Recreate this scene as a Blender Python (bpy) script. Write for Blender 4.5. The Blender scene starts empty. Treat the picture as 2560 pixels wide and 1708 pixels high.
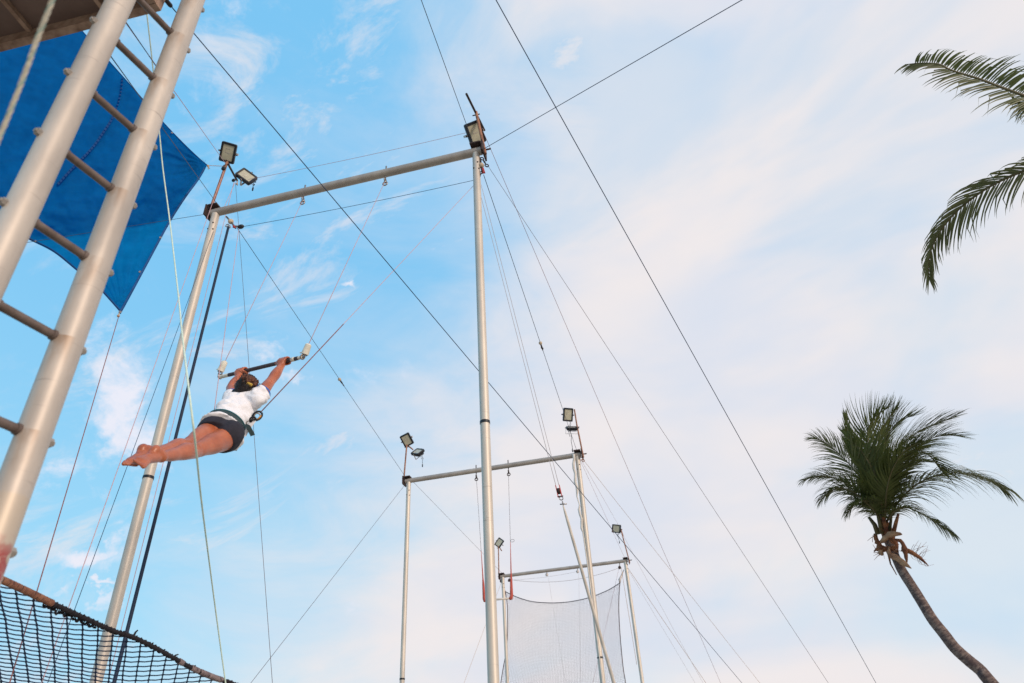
import bpy, bmesh, math, random
import numpy as np
from mathutils import Vector, Matrix, noise as mnoise

rnd = random.Random(7)
S = bpy.context.scene
COL = S.collection

# ------------------------------------------------------------------ camera
CAMZ = 1.6
FPX, CX, CY = 1780.0, 1280.0, 854.0
_u = np.array([1120. - CX, 1730. + CY, -FPX]); _u /= np.linalg.norm(_u)
_f = np.array([0, 0, -1.]); _f = _f - _u * (_f @ _u); _f /= np.linalg.norm(_f)
_r = np.cross(_f, _u)
RM = np.array([_r, _f, _u])
cam_d = bpy.data.cameras.new('camera')
cam = bpy.data.objects.new('camera', cam_d); COL.objects.link(cam)
M4 = Matrix([list(RM[0]) + [0], list(RM[1]) + [0], list(RM[2]) + [CAMZ], [0, 0, 0, 1]])
cam.matrix_world = M4
cam_d.sensor_width = 36.0
cam_d.lens = FPX / 2560.0 * 36.0
cam_d.clip_start = 0.05
cam_d.clip_end = 3000
cam_d.dof.use_dof = True
cam_d.dof.focus_distance = 6.5
cam_d.dof.aperture_fstop = 2.8
S.camera = cam

# ------------------------------------------------------------------ light
SUN_DIR = Vector((0.66, -0.70, 0.34)).normalized()      # towards the sun
sun_el = math.asin(SUN_DIR.z)
sun_az = math.atan2(SUN_DIR.x, SUN_DIR.y)
ld = bpy.data.lights.new('sun', 'SUN')
ld.energy = 1.5
ld.angle = math.radians(12)
ld.color = (1.0, 0.82, 0.66)
sun = bpy.data.objects.new('sun', ld); COL.objects.link(sun)
sun.rotation_euler = (-SUN_DIR).to_track_quat('-Z', 'Y').to_euler()
S.view_settings.view_transform = 'Standard'
S.view_settings.look = 'None'
S.view_settings.gamma = 1
S.view_settings.use_curve_mapping = False
S.view_settings.exposure = 0.62


def ray(x, y):
    d = RM @ np.array([x - CX, -(y - CY), -FPX])
    return d / np.linalg.norm(d)


# ------------------------------------------------------------------ sky
W = bpy.data.worlds.new('World'); S.world = W; W.use_nodes = True
nt = W.node_tree; nt.nodes.clear()


def N(t, **k):
    n = nt.nodes.new(t)
    for a, b in k.items():
        setattr(n, a, b)
    return n


def L(a, b):
    nt.links.new(a, b)


def wmath(op, a, b=None, c=None, clamp=False):
    n = N('ShaderNodeMath', operation=op, use_clamp=clamp)
    for i, v in enumerate((a, b, c)):
        if v is None:
            continue
        if isinstance(v, (int, float)):
            n.inputs[i].default_value = v
        else:
            L(v, n.inputs[i])
    return n.outputs[0]


def smooth(v, lo, hi):
    n = N('ShaderNodeMapRange', interpolation_type='SMOOTHSTEP')
    L(v, n.inputs[0]); n.inputs[1].default_value = lo; n.inputs[2].default_value = hi
    return n.outputs[0]


tc = N('ShaderNodeTexCoord')
DIRV = tc.outputs['Generated']
sky = N('ShaderNodeTexSky', sky_type='NISHITA')
sky.sun_disc = False
sky.sun_elevation = sun_el
sky.sun_rotation = sun_az
sky.air_density = 1.0; sky.dust_density = 1.2; sky.ozone_density = 1.5


def wdot(px, py):
    n = N('ShaderNodeVectorMath', operation='DOT_PRODUCT')
    L(DIRV, n.inputs[0]); n.inputs[1].default_value = ray(px, py)
    return n.outputs['Value']


def wnoise(scale, detail, rough, stretch=(1, 1, 1), dist=0.0, rot=(0, 0, 0), src=None):
    m = N('ShaderNodeMapping'); L(src or DIRV, m.inputs[0])
    m.inputs['Scale'].default_value = stretch; m.inputs['Rotation'].default_value = rot
    n = N('ShaderNodeTexNoise'); L(m.outputs[0], n.inputs['Vector'])
    n.inputs['Scale'].default_value = scale; n.inputs['Detail'].default_value = detail
    n.inputs['Roughness'].default_value = rough; n.inputs['Distortion'].default_value = dist
    return n.outputs['Fac']


# the clear blue of the upper left, paler towards the horizon
tint = N('ShaderNodeMix', data_type='RGBA', blend_type='MULTIPLY')
tint.inputs[0].default_value = 1.0
L(sky.outputs[0], tint.inputs[6]); tint.inputs[7].default_value = (1.0, 1.0, 1.0, 1)
sep = N('ShaderNodeSeparateXYZ'); L(DIRV, sep.inputs[0])
blue = N('ShaderNodeMix', data_type='RGBA')
L(smooth(sep.outputs[2], 0.05, 0.72), blue.inputs[0])
blue.inputs[6].default_value = (2.85, 5.4, 6.9, 1)
blue.inputs[7].default_value = (1.50, 4.15, 6.6, 1)
base = N('ShaderNodeMix', data_type='RGBA'); base.inputs[0].default_value = 0.95
L(tint.outputs[2], base.inputs[6]); L(blue.outputs[2], base.inputs[7])

# streaks drawn out along one wind direction
def streak(scale, detail, rough, stretch, shift=0.0, dist=0.0):
    A_ = Vector(RM @ nrm0((0.90, 0.42, 0.0))); B_ = Vector(RM @ nrm0((-0.42, 0.90, 0.0))); C_ = Vector(RM @ np.array([0, 0, 1.0]))
    cmb = N('ShaderNodeCombineXYZ')
    for i_, (v_, k_) in enumerate(((A_, 1.0), (B_, stretch), (C_, 1.0))):
        n = N('ShaderNodeVectorMath', operation='DOT_PRODUCT'); L(DIRV, n.inputs[0]); n.inputs[1].default_value = v_ * k_
        L(wmath('ADD', n.outputs['Value'], shift), cmb.inputs[i_])
    n = N('ShaderNodeTexNoise'); L(cmb.outputs[0], n.inputs['Vector'])
    n.inputs['Scale'].default_value = scale; n.inputs['Detail'].default_value = detail
    n.inputs['Roughness'].default_value = rough; n.inputs['Distortion'].default_value = dist
    return n.outputs['Fac']


def nrm0(v):
    v = np.array(v, float); return v / np.linalg.norm(v)


# the broad veil that thickens towards the right
HOLE_SHIFT = 1.35
azim = wmath('MULTIPLY_ADD', sep.outputs[2], -0.45, wmath('MULTIPLY', sep.outputs[0], 1.0))
warp = wnoise(1.7, 5, 0.55, (1, 1, 1.6), 0.4, (0.3, 0.2, 0.5))
fine = wnoise(4.6, 10, 0.62, (0.8, 1.0, 2.2), 0.5, (0.1, 0.5, 0.3))
cov = wmath('ADD', wmath('ADD', azim, wmath('MULTIPLY_ADD', warp, 0.66, -0.33)), wmath('MULTIPLY_ADD', fine, 0.62, -0.31))
veil = smooth(cov, -0.74, -0.12)
holes = smooth(streak(1.9, 5, 0.5, 2.3, HOLE_SHIFT, 0.3), 0.47, 0.66)
veil = wmath('MULTIPLY', veil, wmath('MULTIPLY_ADD', holes, -0.34, 1.0))
wisp = smooth(streak(4.2, 12, 0.68, 2.6, 3.7, 0.8), 0.47, 0.70)
wisp = wmath('MULTIPLY', wisp, smooth(cov, -1.05, -0.55))
veil = wmath('MAXIMUM', veil, wmath('MULTIPLY', wisp, 0.78))

# small cumulus shreds low on the left and in the middle
wn = N('ShaderNodeTexNoise'); L(DIRV, wn.inputs['Vector'])
wn.inputs['Scale'].default_value = 16; wn.inputs['Detail'].default_value = 8; wn.inputs['Roughness'].default_value = 0.62
wofs = N('ShaderNodeVectorMath', operation='SUBTRACT'); L(wn.outputs['Color'], wofs.inputs[0]); wofs.inputs[1].default_value = (0.5, 0.5, 0.5)
wsc = N('ShaderNodeVectorMath', operation='SCALE'); L(wofs.outputs[0], wsc.inputs[0]); wsc.inputs['Scale'].default_value = 0.11
wadd = N('ShaderNodeVectorMath', operation='ADD'); L(DIRV, wadd.inputs[0]); L(wsc.outputs[0], wadd.inputs[1])
tex_puff = wnoise(15, 10, 0.70, (1, 1, 1.5), 0.3)
PUFFS = [(290, 990, 75, 0.9, 1.7), (330, 1085, 60, 0.9, 1.4), (235, 860, 55, 0.55, 1.3), (230, 1370, 70, 0.95, .42), (290, 1385, 45, 0.7, .5),
         (265, 1452, 17, 0.9, .7), (262, 1490, 26, 0.85, .6), (165, 1480, 30, 0.7, .5), (170, 1190, 80, 0.55, .6),
         (340, 1190, 55, 0.6, .8), (350, 1245, 50, 0.5, .6), (885, 700, 18, 0.8, .9), (700, 880, 50, 0.6, .5),
         (735, 948, 30, 0.6, .6), (960, 930, 150, 0.32, .35), (570, 100, 60, 0.40, 1.9), (490, 200, 50, 0.30, 1.6), (430, 300, 55, 0.35, 1.1),
         (60, 1600, 70, .35, .5), (700, 1250, 170, 0.22, .35), (900, 1500, 180, .22, .25), (480, 1100, 60, .2, .5)]
pm = None
for (px, py, r, st, asp) in PUFFS:
    c = Vector(ray(px, py)); h = Vector(ray(px + 60, py - (25 if asp < 1 else -20))) - c; h.normalize()
    v = c.cross(h).normalized()
    df = N('ShaderNodeVectorMath', operation='SUBTRACT'); L(wadd.outputs[0], df.inputs[0]); df.inputs[1].default_value = c
    rr = r / FPX
    da = N('ShaderNodeVectorMath', operation='DOT_PRODUCT'); L(df.outputs[0], da.inputs[0]); da.inputs[1].default_value = h / (rr * (1.0 if asp >= 1 else 1.25))
    db = N('ShaderNodeVectorMath', operation='DOT_PRODUCT'); L(df.outputs[0], db.inputs[0]); db.inputs[1].default_value = v / (rr * asp)
    dc = N('ShaderNodeVectorMath', operation='DOT_PRODUCT'); L(df.outputs[0], dc.inputs[0]); dc.inputs[1].default_value = c * 1.5
    q = wmath('SQRT', wmath('ADD', wmath('ADD', wmath('POWER', da.outputs['Value'], 2), wmath('POWER', db.outputs['Value'], 2)), wmath('POWER', dc.outputs['Value'], 2)))
    g = smooth(q, 1.5, 0.25)
    g = wmath('MULTIPLY', g, st)
    pm = g if pm is None else wmath('MAXIMUM', pm, g)
puff = smooth(wmath('ADD', pm, wmath('MULTIPLY_ADD', tex_puff, 2.1, -1.25)), 0.10, 1.0)
puff = wmath('MULTIPLY', puff, smooth(pm, 0.0, 0.15))

ccol = N('ShaderNodeMix', data_type='RGBA')
ctone = smooth(wmath('ADD', wnoise(2.6, 4, 0.5, (1, 1, 2.6), 0.3, (0.2, 0.6, 0.1)), wmath('MULTIPLY', azim, 0.12)), 0.30, 0.62)
L(ctone, ccol.inputs[0])
ccol.inputs[6].default_value = (5.05, 5.38, 6.1, 1)
ccol.inputs[7].default_value = (6.2, 5.85, 5.88, 1)
m1 = N('ShaderNodeMix', data_type='RGBA'); L(veil, m1.inputs[0]); L(base.outputs[2], m1.inputs[6]); L(ccol.outputs[2], m1.inputs[7])
m2 = N('ShaderNodeMix', data_type='RGBA'); L(puff, m2.inputs[0]); L(m1.outputs[2], m2.inputs[6]); m2.inputs[7].default_value = (5.9, 6.0, 6.7, 1)
bg = N('ShaderNodeBackground'); bg.inputs['Strength'].default_value = 0.092
L(m2.outputs[2], bg.inputs['Color'])
wo = N('ShaderNodeOutputWorld'); L(bg.outputs[0], wo.inputs['Surface'])

# ------------------------------------------------------------------ places
AN = math.radians(-12.0)
UX = np.array([math.cos(AN), math.sin(AN), 0.0])      # along the crossbars
VX = np.array([-math.sin(AN), math.cos(AN), 0.0])     # down the row of frames
UP = np.array([0, 0, 1.0])
C0 = np.array([0, 0, CAMZ])


def vec(p): return Vector((float(p[0]), float(p[1]), float(p[2])))
def atV(x, y, v):
    d = ray(x, y); return C0 + d * (v / (d @ VX))
def atD(x, y, dist): return C0 + ray(x, y) * dist
def atZ(x, y, z):
    d = ray(x, y); return C0 + d * ((z - CAMZ) / d[2])
def sph(x, y, C, ln, near=True):
    d = ray(x, y); c = np.array(C) - C0; b = d @ c; q = b * b - (c @ c - ln * ln)
    q = math.sqrt(max(q, 0)); return C0 + d * (b - q * (1 if near else -1))
def nrm(v):
    v = np.array(v, float); return v / np.linalg.norm(v)
def lerp(a, b, t): return np.array(a) * (1 - t) + np.array(b) * t


# ------------------------------------------------------------------ materials
def mat(name, col, rough=0.6, metal=0.0, var=0.12, scale=12, bump=0.0, col2=None, stretch=(1, 1, 1), spec=0.4,
        trans=0.0, coat=0.0, coord='Object', lo=0.35, hi=0.65, detail=6, sub=0.0):
    m = bpy.data.materials.new(name); m.use_nodes = True
    t = m.node_tree; t.nodes.clear()
    out = t.nodes.new('ShaderNodeOutputMaterial'); b = t.nodes.new('ShaderNodeBsdfPrincipled')
    tcn = t.nodes.new('ShaderNodeTexCoord'); mp = t.nodes.new('ShaderNodeMapping')
    t.links.new(tcn.outputs[coord], mp.inputs[0]); mp.inputs['Scale'].default_value = stretch
    nz = t.nodes.new('ShaderNodeTexNoise'); t.links.new(mp.outputs[0], nz.inputs['Vector'])
    nz.inputs['Scale'].default_value = scale; nz.inputs['Detail'].default_value = detail; nz.inputs['Roughness'].default_value = 0.6
    mr = t.nodes.new('ShaderNodeMapRange'); t.links.new(nz.outputs['Fac'], mr.inputs[0])
    mr.inputs[1].default_value = lo; mr.inputs[2].default_value = hi
    mx = t.nodes.new('ShaderNodeMix'); mx.data_type = 'RGBA'; t.links.new(mr.outputs[0], mx.inputs[0])
    c2 = col2 or tuple(min(1, c * (1 - var * 2)) for c in col)
    mx.inputs[6].default_value = (*c2, 1); mx.inputs[7].default_value = (*col, 1)
    t.links.new(mx.outputs[2], b.inputs['Base Color'])
    b.inputs['Roughness'].default_value = rough; b.inputs['Metallic'].default_value = metal
    b.inputs['Specular IOR Level'].default_value = spec
    if sub: 
        b.inputs['Subsurface Weight'].default_value = sub
        b.inputs['Subsurface Radius'].default_value = (0.02, 0.008, 0.004)
    if coat: b.inputs['Coat Weight'].default_value = coat
    if bump:
        bp = t.nodes.new('ShaderNodeBump'); bp.inputs['Strength'].default_value = bump; bp.inputs['Distance'].default_value = 0.01
        t.links.new(nz.outputs['Fac'], bp.inputs['Height']); t.links.new(bp.outputs[0], b.inputs['Normal'])
    last = b.outputs[0]
    if trans:
        tr = t.nodes.new('ShaderNodeBsdfTranslucent'); t.links.new(mx.outputs[2], tr.inputs['Color'])
        ms = t.nodes.new('ShaderNodeMixShader'); ms.inputs[0].default_value = trans
        t.links.new(b.outputs[0], ms.inputs[1]); t.links.new(tr.outputs[0], ms.inputs[2]); last = ms.outputs[0]
    t.links.new(last, out.inputs['Surface'])
    return m


def galv(name, col, dark, rust, seams=True, rustlo=0.66):
    """weathered galvanised tube: cloudy zinc, scratches, a few rust bleeds"""
    m = mat(name, tuple(min(.85, c * 1.06) for c in col), 0.50, 0.28, col2=dark, scale=5, stretch=(1, 1, .35), bump=0.04, lo=0.3, hi=0.7)
    t = m.node_tree; b = [n for n in t.nodes if n.type == 'BSDF_PRINCIPLED'][0]
    src = b.inputs['Base Color'].links[0].from_socket
    tcn = [n for n in t.nodes if n.type == 'TEX_COORD'][0]
    mp = t.nodes.new('ShaderNodeMapping'); t.links.new(tcn.outputs['Object'], mp.inputs[0]); mp.inputs['Scale'].default_value = (4, 4, 45)
    n1 = t.nodes.new('ShaderNodeTexNoise'); t.links.new(mp.outputs[0], n1.inputs['Vector']); n1.inputs['Scale'].default_value = 1.4; n1.inputs['Detail'].default_value = 5
    r1 = t.nodes.new('ShaderNodeMapRange'); t.links.new(n1.outputs['Fac'], r1.inputs[0]); r1.inputs[1].default_value = 0.64; r1.inputs[2].default_value = 0.80
    a = t.nodes.new('ShaderNodeMix'); a.data_type = 'RGBA'; t.links.new(r1.outputs[0], a.inputs[0]); t.links.new(src, a.inputs[6])
    a.inputs[7].default_value = (dark[0] * .78, dark[1] * .76, dark[2] * .76, 1)
    n2 = t.nodes.new('ShaderNodeTexNoise'); t.links.new(tcn.outputs['Object'], n2.inputs['Vector']); n2.inputs['Scale'].default_value = 3.1; n2.inputs['Detail'].default_value = 8; n2.inputs['Roughness'].default_value = .7
    r2 = t.nodes.new('ShaderNodeMapRange'); t.links.new(n2.outputs['Fac'], r2.inputs[0]); r2.inputs[1].default_value = rustlo; r2.inputs[2].default_value = rustlo + .09
    c = t.nodes.new('ShaderNodeMix'); c.data_type = 'RGBA'; t.links.new(r2.outputs[0], c.inputs[0]); t.links.new(a.outputs[2], c.inputs[6]); c.inputs[7].default_value = (*rust, 1)
    t.links.new(c.outputs[2], b.inputs['Base Color'])
    return m


MT = {}
MT['galv'] = galv('galvanised_steel', (0.62, 0.55, 0.47), (0.47, 0.42, 0.37), (0.34, 0.17, 0.08), rustlo=0.70)
MT['rail'] = galv('ladder_steel', (0.57, 0.50, 0.435), (0.37, 0.325, 0.29), (0.36, 0.20, 0.10), rustlo=0.69)
MT['rail_left'] = galv('ladder_steel_left', (0.57, 0.50, 0.435), (0.39, 0.34, 0.30), (0.36, 0.22, 0.13), rustlo=0.72)
MT['bar'] = galv('crossbar_steel', (0.42, 0.37, 0.33), (0.30, 0.265, 0.24), (0.22, 0.12, 0.07), rustlo=0.72)
MT['rung'] = mat('rung_steel', (0.17, 0.130, 0.115), 0.55, 0.2, col2=(0.11, 0.078, 0.067), scale=18, bump=.1)
MT['bolt'] = mat('bolt_zinc', (0.40, 0.36, 0.33), 0.5, 0.4, scale=30)
MT['rust'] = mat('rusted_pipe', (0.42, 0.20, 0.12), 0.75, 0.1, col2=(0.20, 0.09, 0.06), scale=16, bump=.2)
MT['dark_rust'] = mat('dark_rusted_steel', (0.065, 0.035, 0.03), 0.8, 0.1, col2=(0.03, 0.02, 0.02), scale=22, bump=.2)
MT['black'] = mat('black_paint', (0.012, 0.013, 0.02), 0.45, 0.0, scale=30)
MT['glass'] = mat('lamp_glass', (0.52, 0.49, 0.37), 0.25, 0.0, col2=(0.40, 0.38, 0.29), scale=14, coat=.5)
MT['bracket'] = mat('bracket_zinc', (0.62, 0.55, 0.52), 0.5, 0.3, scale=20)
MT['cable_dark'] = mat('dark_wire_rope', (0.022, 0.024, 0.04), 0.5, 0.2, scale=60)
MT['cable_blue'] = mat('blue_black_wire_rope', (0.015, 0.04, 0.10), 0.5, 0.1, scale=60)
MT['cable_steel'] = mat('dull_wire_rope', (0.17, 0.13, 0.14), 0.5, 0.4, col2=(0.09, 0.07, 0.08), scale=60)
MT['cord_pink'] = mat('faded_pink_cord', (0.62, 0.40, 0.42), 0.8, 0, col2=(0.45, 0.27, 0.30), scale=60)
MT['cord_red'] = mat('red_brown_cord', (0.30, 0.10, 0.085), 0.8, 0, col2=(0.16, 0.06, 0.06), scale=60)
MT['cord_tan'] = mat('tan_cord', (0.52, 0.36, 0.24), 0.8, 0, scale=60)
MT['cord_grey'] = mat('grey_cord', (0.55, 0.50, 0.52), 0.8, 0, scale=60)
MT['cord_green'] = mat('pale_green_cord', (0.70, 0.80, 0.68), 0.8, 0, col2=(0.50, 0.66, 0.58), scale=50)
MT['bungee'] = mat('navy_sleeve', (0.010, 0.022, 0.055), 0.7, 0, scale=30, bump=.2)
MT['wood_ball'] = mat('ball_stopper', (0.60, 0.47, 0.34), 0.5, 0, scale=20)
MT['red'] = mat('red_strap', (0.55, 0.05, 0.04), 0.6, 0, scale=20)
MT['white_tape'] = mat('white_cloth_tape', (0.74, 0.71, 0.62), 0.8, 0, col2=(0.60, 0.57, 0.49), scale=40, bump=.3)
MT['tube_white'] = mat('white_padded_sleeve', (0.70, 0.64, 0.58), 0.7, 0, scale=10, bump=.3)
MT['grip'] = mat('dark_grip_tape', (0.085, 0.07, 0.08), 0.85, 0, col2=(0.05, 0.04, 0.05), scale=50, bump=.4)
MT['sleeve_red'] = mat('faded_red_sleeve', (0.52, 0.10, 0.07), 0.8, 0, col2=(0.40, 0.075, 0.06), scale=14, bump=.3)
MT['net_black'] = mat('black_net_twine', (0.008, 0.028, 0.085), 0.75, 0, scale=40)
MT['net_far'] = mat('far_net_twine', (0.16, 0.13, 0.16), 0.8, 0, scale=10)
MT['rope_black'] = mat('black_border_rope', (0.022, 0.018, 0.024), 0.9, 0, col2=(0.010, 0.009, 0.014), scale=45, bump=.6)
MT['wrap_brown'] = mat('brown_rope_wrapping', (0.30, 0.145, 0.085), 0.9, 0, col2=(0.14, 0.06, 0.045), scale=30, bump=.6)
MT['wrap_grey'] = mat('greyish_tape_wrapping', (0.26, 0.20, 0.20), 0.9, 0, col2=(0.12, 0.09, 0.10), scale=30, bump=.5)
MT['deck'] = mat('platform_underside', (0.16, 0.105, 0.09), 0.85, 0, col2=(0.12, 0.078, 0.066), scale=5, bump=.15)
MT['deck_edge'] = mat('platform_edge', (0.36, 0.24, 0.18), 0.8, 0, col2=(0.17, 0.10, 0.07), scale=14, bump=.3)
MT['leaf'] = mat('palm_leaflet', (0.120, 0.140, 0.032), 0.42, 0, col2=(0.038, 0.055, 0.014), scale=2.5, trans=0.32, lo=.3, hi=.7)
MT['leaf2'] = mat('palm_leaflet_dry_green', (0.15, 0.16, 0.065), 0.45, 0, col2=(0.06, 0.075, 0.028), scale=2.5, trans=0.22, lo=.3, hi=.7)
MT['rachis'] = mat('palm_rachis', (0.13, 0.10, 0.045), 0.6, 0, col2=(0.07, 0.065, 0.025), scale=4)
MT['husk'] = mat('dry_palm_fibre', (0.30, 0.125, 0.055), 0.9, 0, col2=(0.11, 0.040, 0.025), scale=9, bump=.5)
MT['husk_pale'] = mat('pale_dry_sheath', (0.42, 0.27, 0.17), 0.9, 0, col2=(0.20, 0.10, 0.06), scale=9, bump=.4)
MT['skin'] = mat('skin', (0.47, 0.138, 0.060), 0.38, 0, col2=(0.34, 0.090, 0.040), scale=9, sub=.12, spec=.5)
MT['hair'] = mat('black_hair', (0.018, 0.010, 0.010), 0.55, 0, col2=(0.008, 0.006, 0.007), scale=40, bump=.8)
MT['hair_brown'] = mat('brown_curls', (0.16, 0.055, 0.025), 0.55, 0, col2=(0.035, 0.012, 0.008), scale=40, bump=.8)
MT['clip'] = mat('yellow_hair_clip', (0.75, 0.50, 0.10), 0.35, 0, scale=20)
MT['trim'] = mat('blue_sleeve_trim', (0.03, 0.12, 0.42), 0.7, 0, scale=30)
MT['shorts'] = mat('charcoal_shorts', (0.026, 0.025, 0.040), 0.85, 0, col2=(0.016, 0.016, 0.026), scale=24, bump=.2)
MT['belt'] = mat('dark_teal_belt', (0.028, 0.055, 0.062), 0.7, 0, scale=40, bump=.2)
MT['belt_edge'] = mat('teal_belt_edge', (0.01, 0.16, 0.20), 0.7, 0, scale=40)
MT['steel'] = mat('shackle_steel', (0.35, 0.32, 0.31), 0.35, 0.8, scale=30)
MT['sand'] = mat('sand', (0.50, 0.42, 0.32), 0.95, 0, col2=(0.40, 0.33, 0.25), scale=3, bump=.4)
MT['orange'] = mat('orange_tape', (0.75, 0.33, 0.06), 0.6, 0, scale=20)


def patch_painted_rail(m):
    """the nearer rail carries a chalky band with flaked red paint low down"""
    t = m.node_tree; b = [n for n in t.nodes if n.type == 'BSDF_PRINCIPLED'][0]
    src = b.inputs['Base Color'].links[0].from_socket
    g = t.nodes.new('ShaderNodeNewGeometry'); sp = t.nodes.new('ShaderNodeSeparateXYZ'); t.links.new(g.outputs['Position'], sp.inputs[0])
    nz = t.nodes.new('ShaderNodeTexNoise'); t.links.new(g.outputs['Position'], nz.inputs['Vector']); nz.inputs['Scale'].default_value = 11; nz.inputs['Detail'].default_value = 6
    ad = t.nodes.new('ShaderNodeMath'); ad.operation = 'MULTIPLY_ADD'; t.links.new(nz.outputs['Fac'], ad.inputs[0]); ad.inputs[1].default_value = .02; t.links.new(sp.outputs[2], ad.inputs[2])
    def rng(lo, hi, s):
        r = t.nodes.new('ShaderNodeMapRange'); t.links.new(s, r.inputs[0]); r.inputs[1].default_value = lo; r.inputs[2].default_value = hi; return r.outputs[0]
    c1 = t.nodes.new('ShaderNodeMix'); c1.data_type = 'RGBA'; t.links.new(rng(BAND_Z + .005, BAND_Z - .005, ad.outputs[0]), c1.inputs[0]); t.links.new(src, c1.inputs[6]); c1.inputs[7].default_value = (.50, .42, .34, 1)
    mu = t.nodes.new('ShaderNodeMath'); mu.operation = 'MULTIPLY'
    t.links.new(rng(BAND_Z - .11, BAND_Z - .17, ad.outputs[0]), mu.inputs[0])
    nz2 = t.nodes.new('ShaderNodeTexNoise'); t.links.new(g.outputs['Position'], nz2.inputs['Vector']); nz2.inputs['Scale'].default_value = 24; nz2.inputs['Detail'].default_value = 7
    t.links.new(rng(.46, .58, nz2.outputs['Fac']), mu.inputs[1])
    c2 = t.nodes.new('ShaderNodeMix'); c2.data_type = 'RGBA'; t.links.new(mu.outputs[0], c2.inputs[0]); t.links.new(c1.outputs[2], c2.inputs[6]); c2.inputs[7].default_value = (.36, .085, .08, 1)
    # rust bleeding down the pipe under every rung
    sb = t.nodes.new('ShaderNodeVectorMath'); sb.operation = 'SUBTRACT'; t.links.new(g.outputs['Position'], sb.inputs[0]); sb.inputs[1].default_value = tuple(RAIL_C)
    dt = t.nodes.new('ShaderNodeVectorMath'); dt.operation = 'DOT_PRODUCT'; t.links.new(sb.outputs[0], dt.inputs[0]); dt.inputs[1].default_value = tuple(RAIL_DIR)
    fz = t.nodes.new('ShaderNodeMath'); fz.operation = 'MULTIPLY_ADD'; t.links.new(sp.outputs[2], fz.inputs[0]); fz.inputs[1].default_value = -1 / RUNG_STEP; fz.inputs[2].default_value = RUNG_Z0 / RUNG_STEP + 40
    fr = t.nodes.new('ShaderNodeMath'); fr.operation = 'FRACT'; t.links.new(fz.outputs[0], fr.inputs[0])
    nz3 = t.nodes.new('ShaderNodeTexNoise'); mp3 = t.nodes.new('ShaderNodeMapping'); t.links.new(g.outputs['Position'], mp3.inputs[0]); mp3.inputs['Scale'].default_value = (1, 1, .3)
    t.links.new(mp3.outputs[0], nz3.inputs['Vector']); nz3.inputs['Scale'].default_value = 26; nz3.inputs['Detail'].default_value = 7
    w1 = rng(.48, .02, fr.outputs[0]); w2 = rng(.030, .054, dt.outputs['Value'])
    a1 = t.nodes.new('ShaderNodeMath'); a1.operation = 'MULTIPLY'; t.links.new(w1, a1.inputs[0]); t.links.new(w2, a1.inputs[1])
    a2 = t.nodes.new('ShaderNodeMath'); a2.operation = 'MULTIPLY'; t.links.new(a1.outputs[0], a2.inputs[0]); t.links.new(rng(.36, .62, nz3.outputs['Fac']), a2.inputs[1])
    c3 = t.nodes.new('ShaderNodeMix'); c3.data_type = 'RGBA'; t.links.new(a2.outputs[0], c3.inputs[0]); t.links.new(c2.outputs[2], c3.inputs[6]); c3.inputs[7].default_value = (.27, .15, .075, 1)
    t.links.new(c3.outputs[2], b.inputs['Base Color'])


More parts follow.
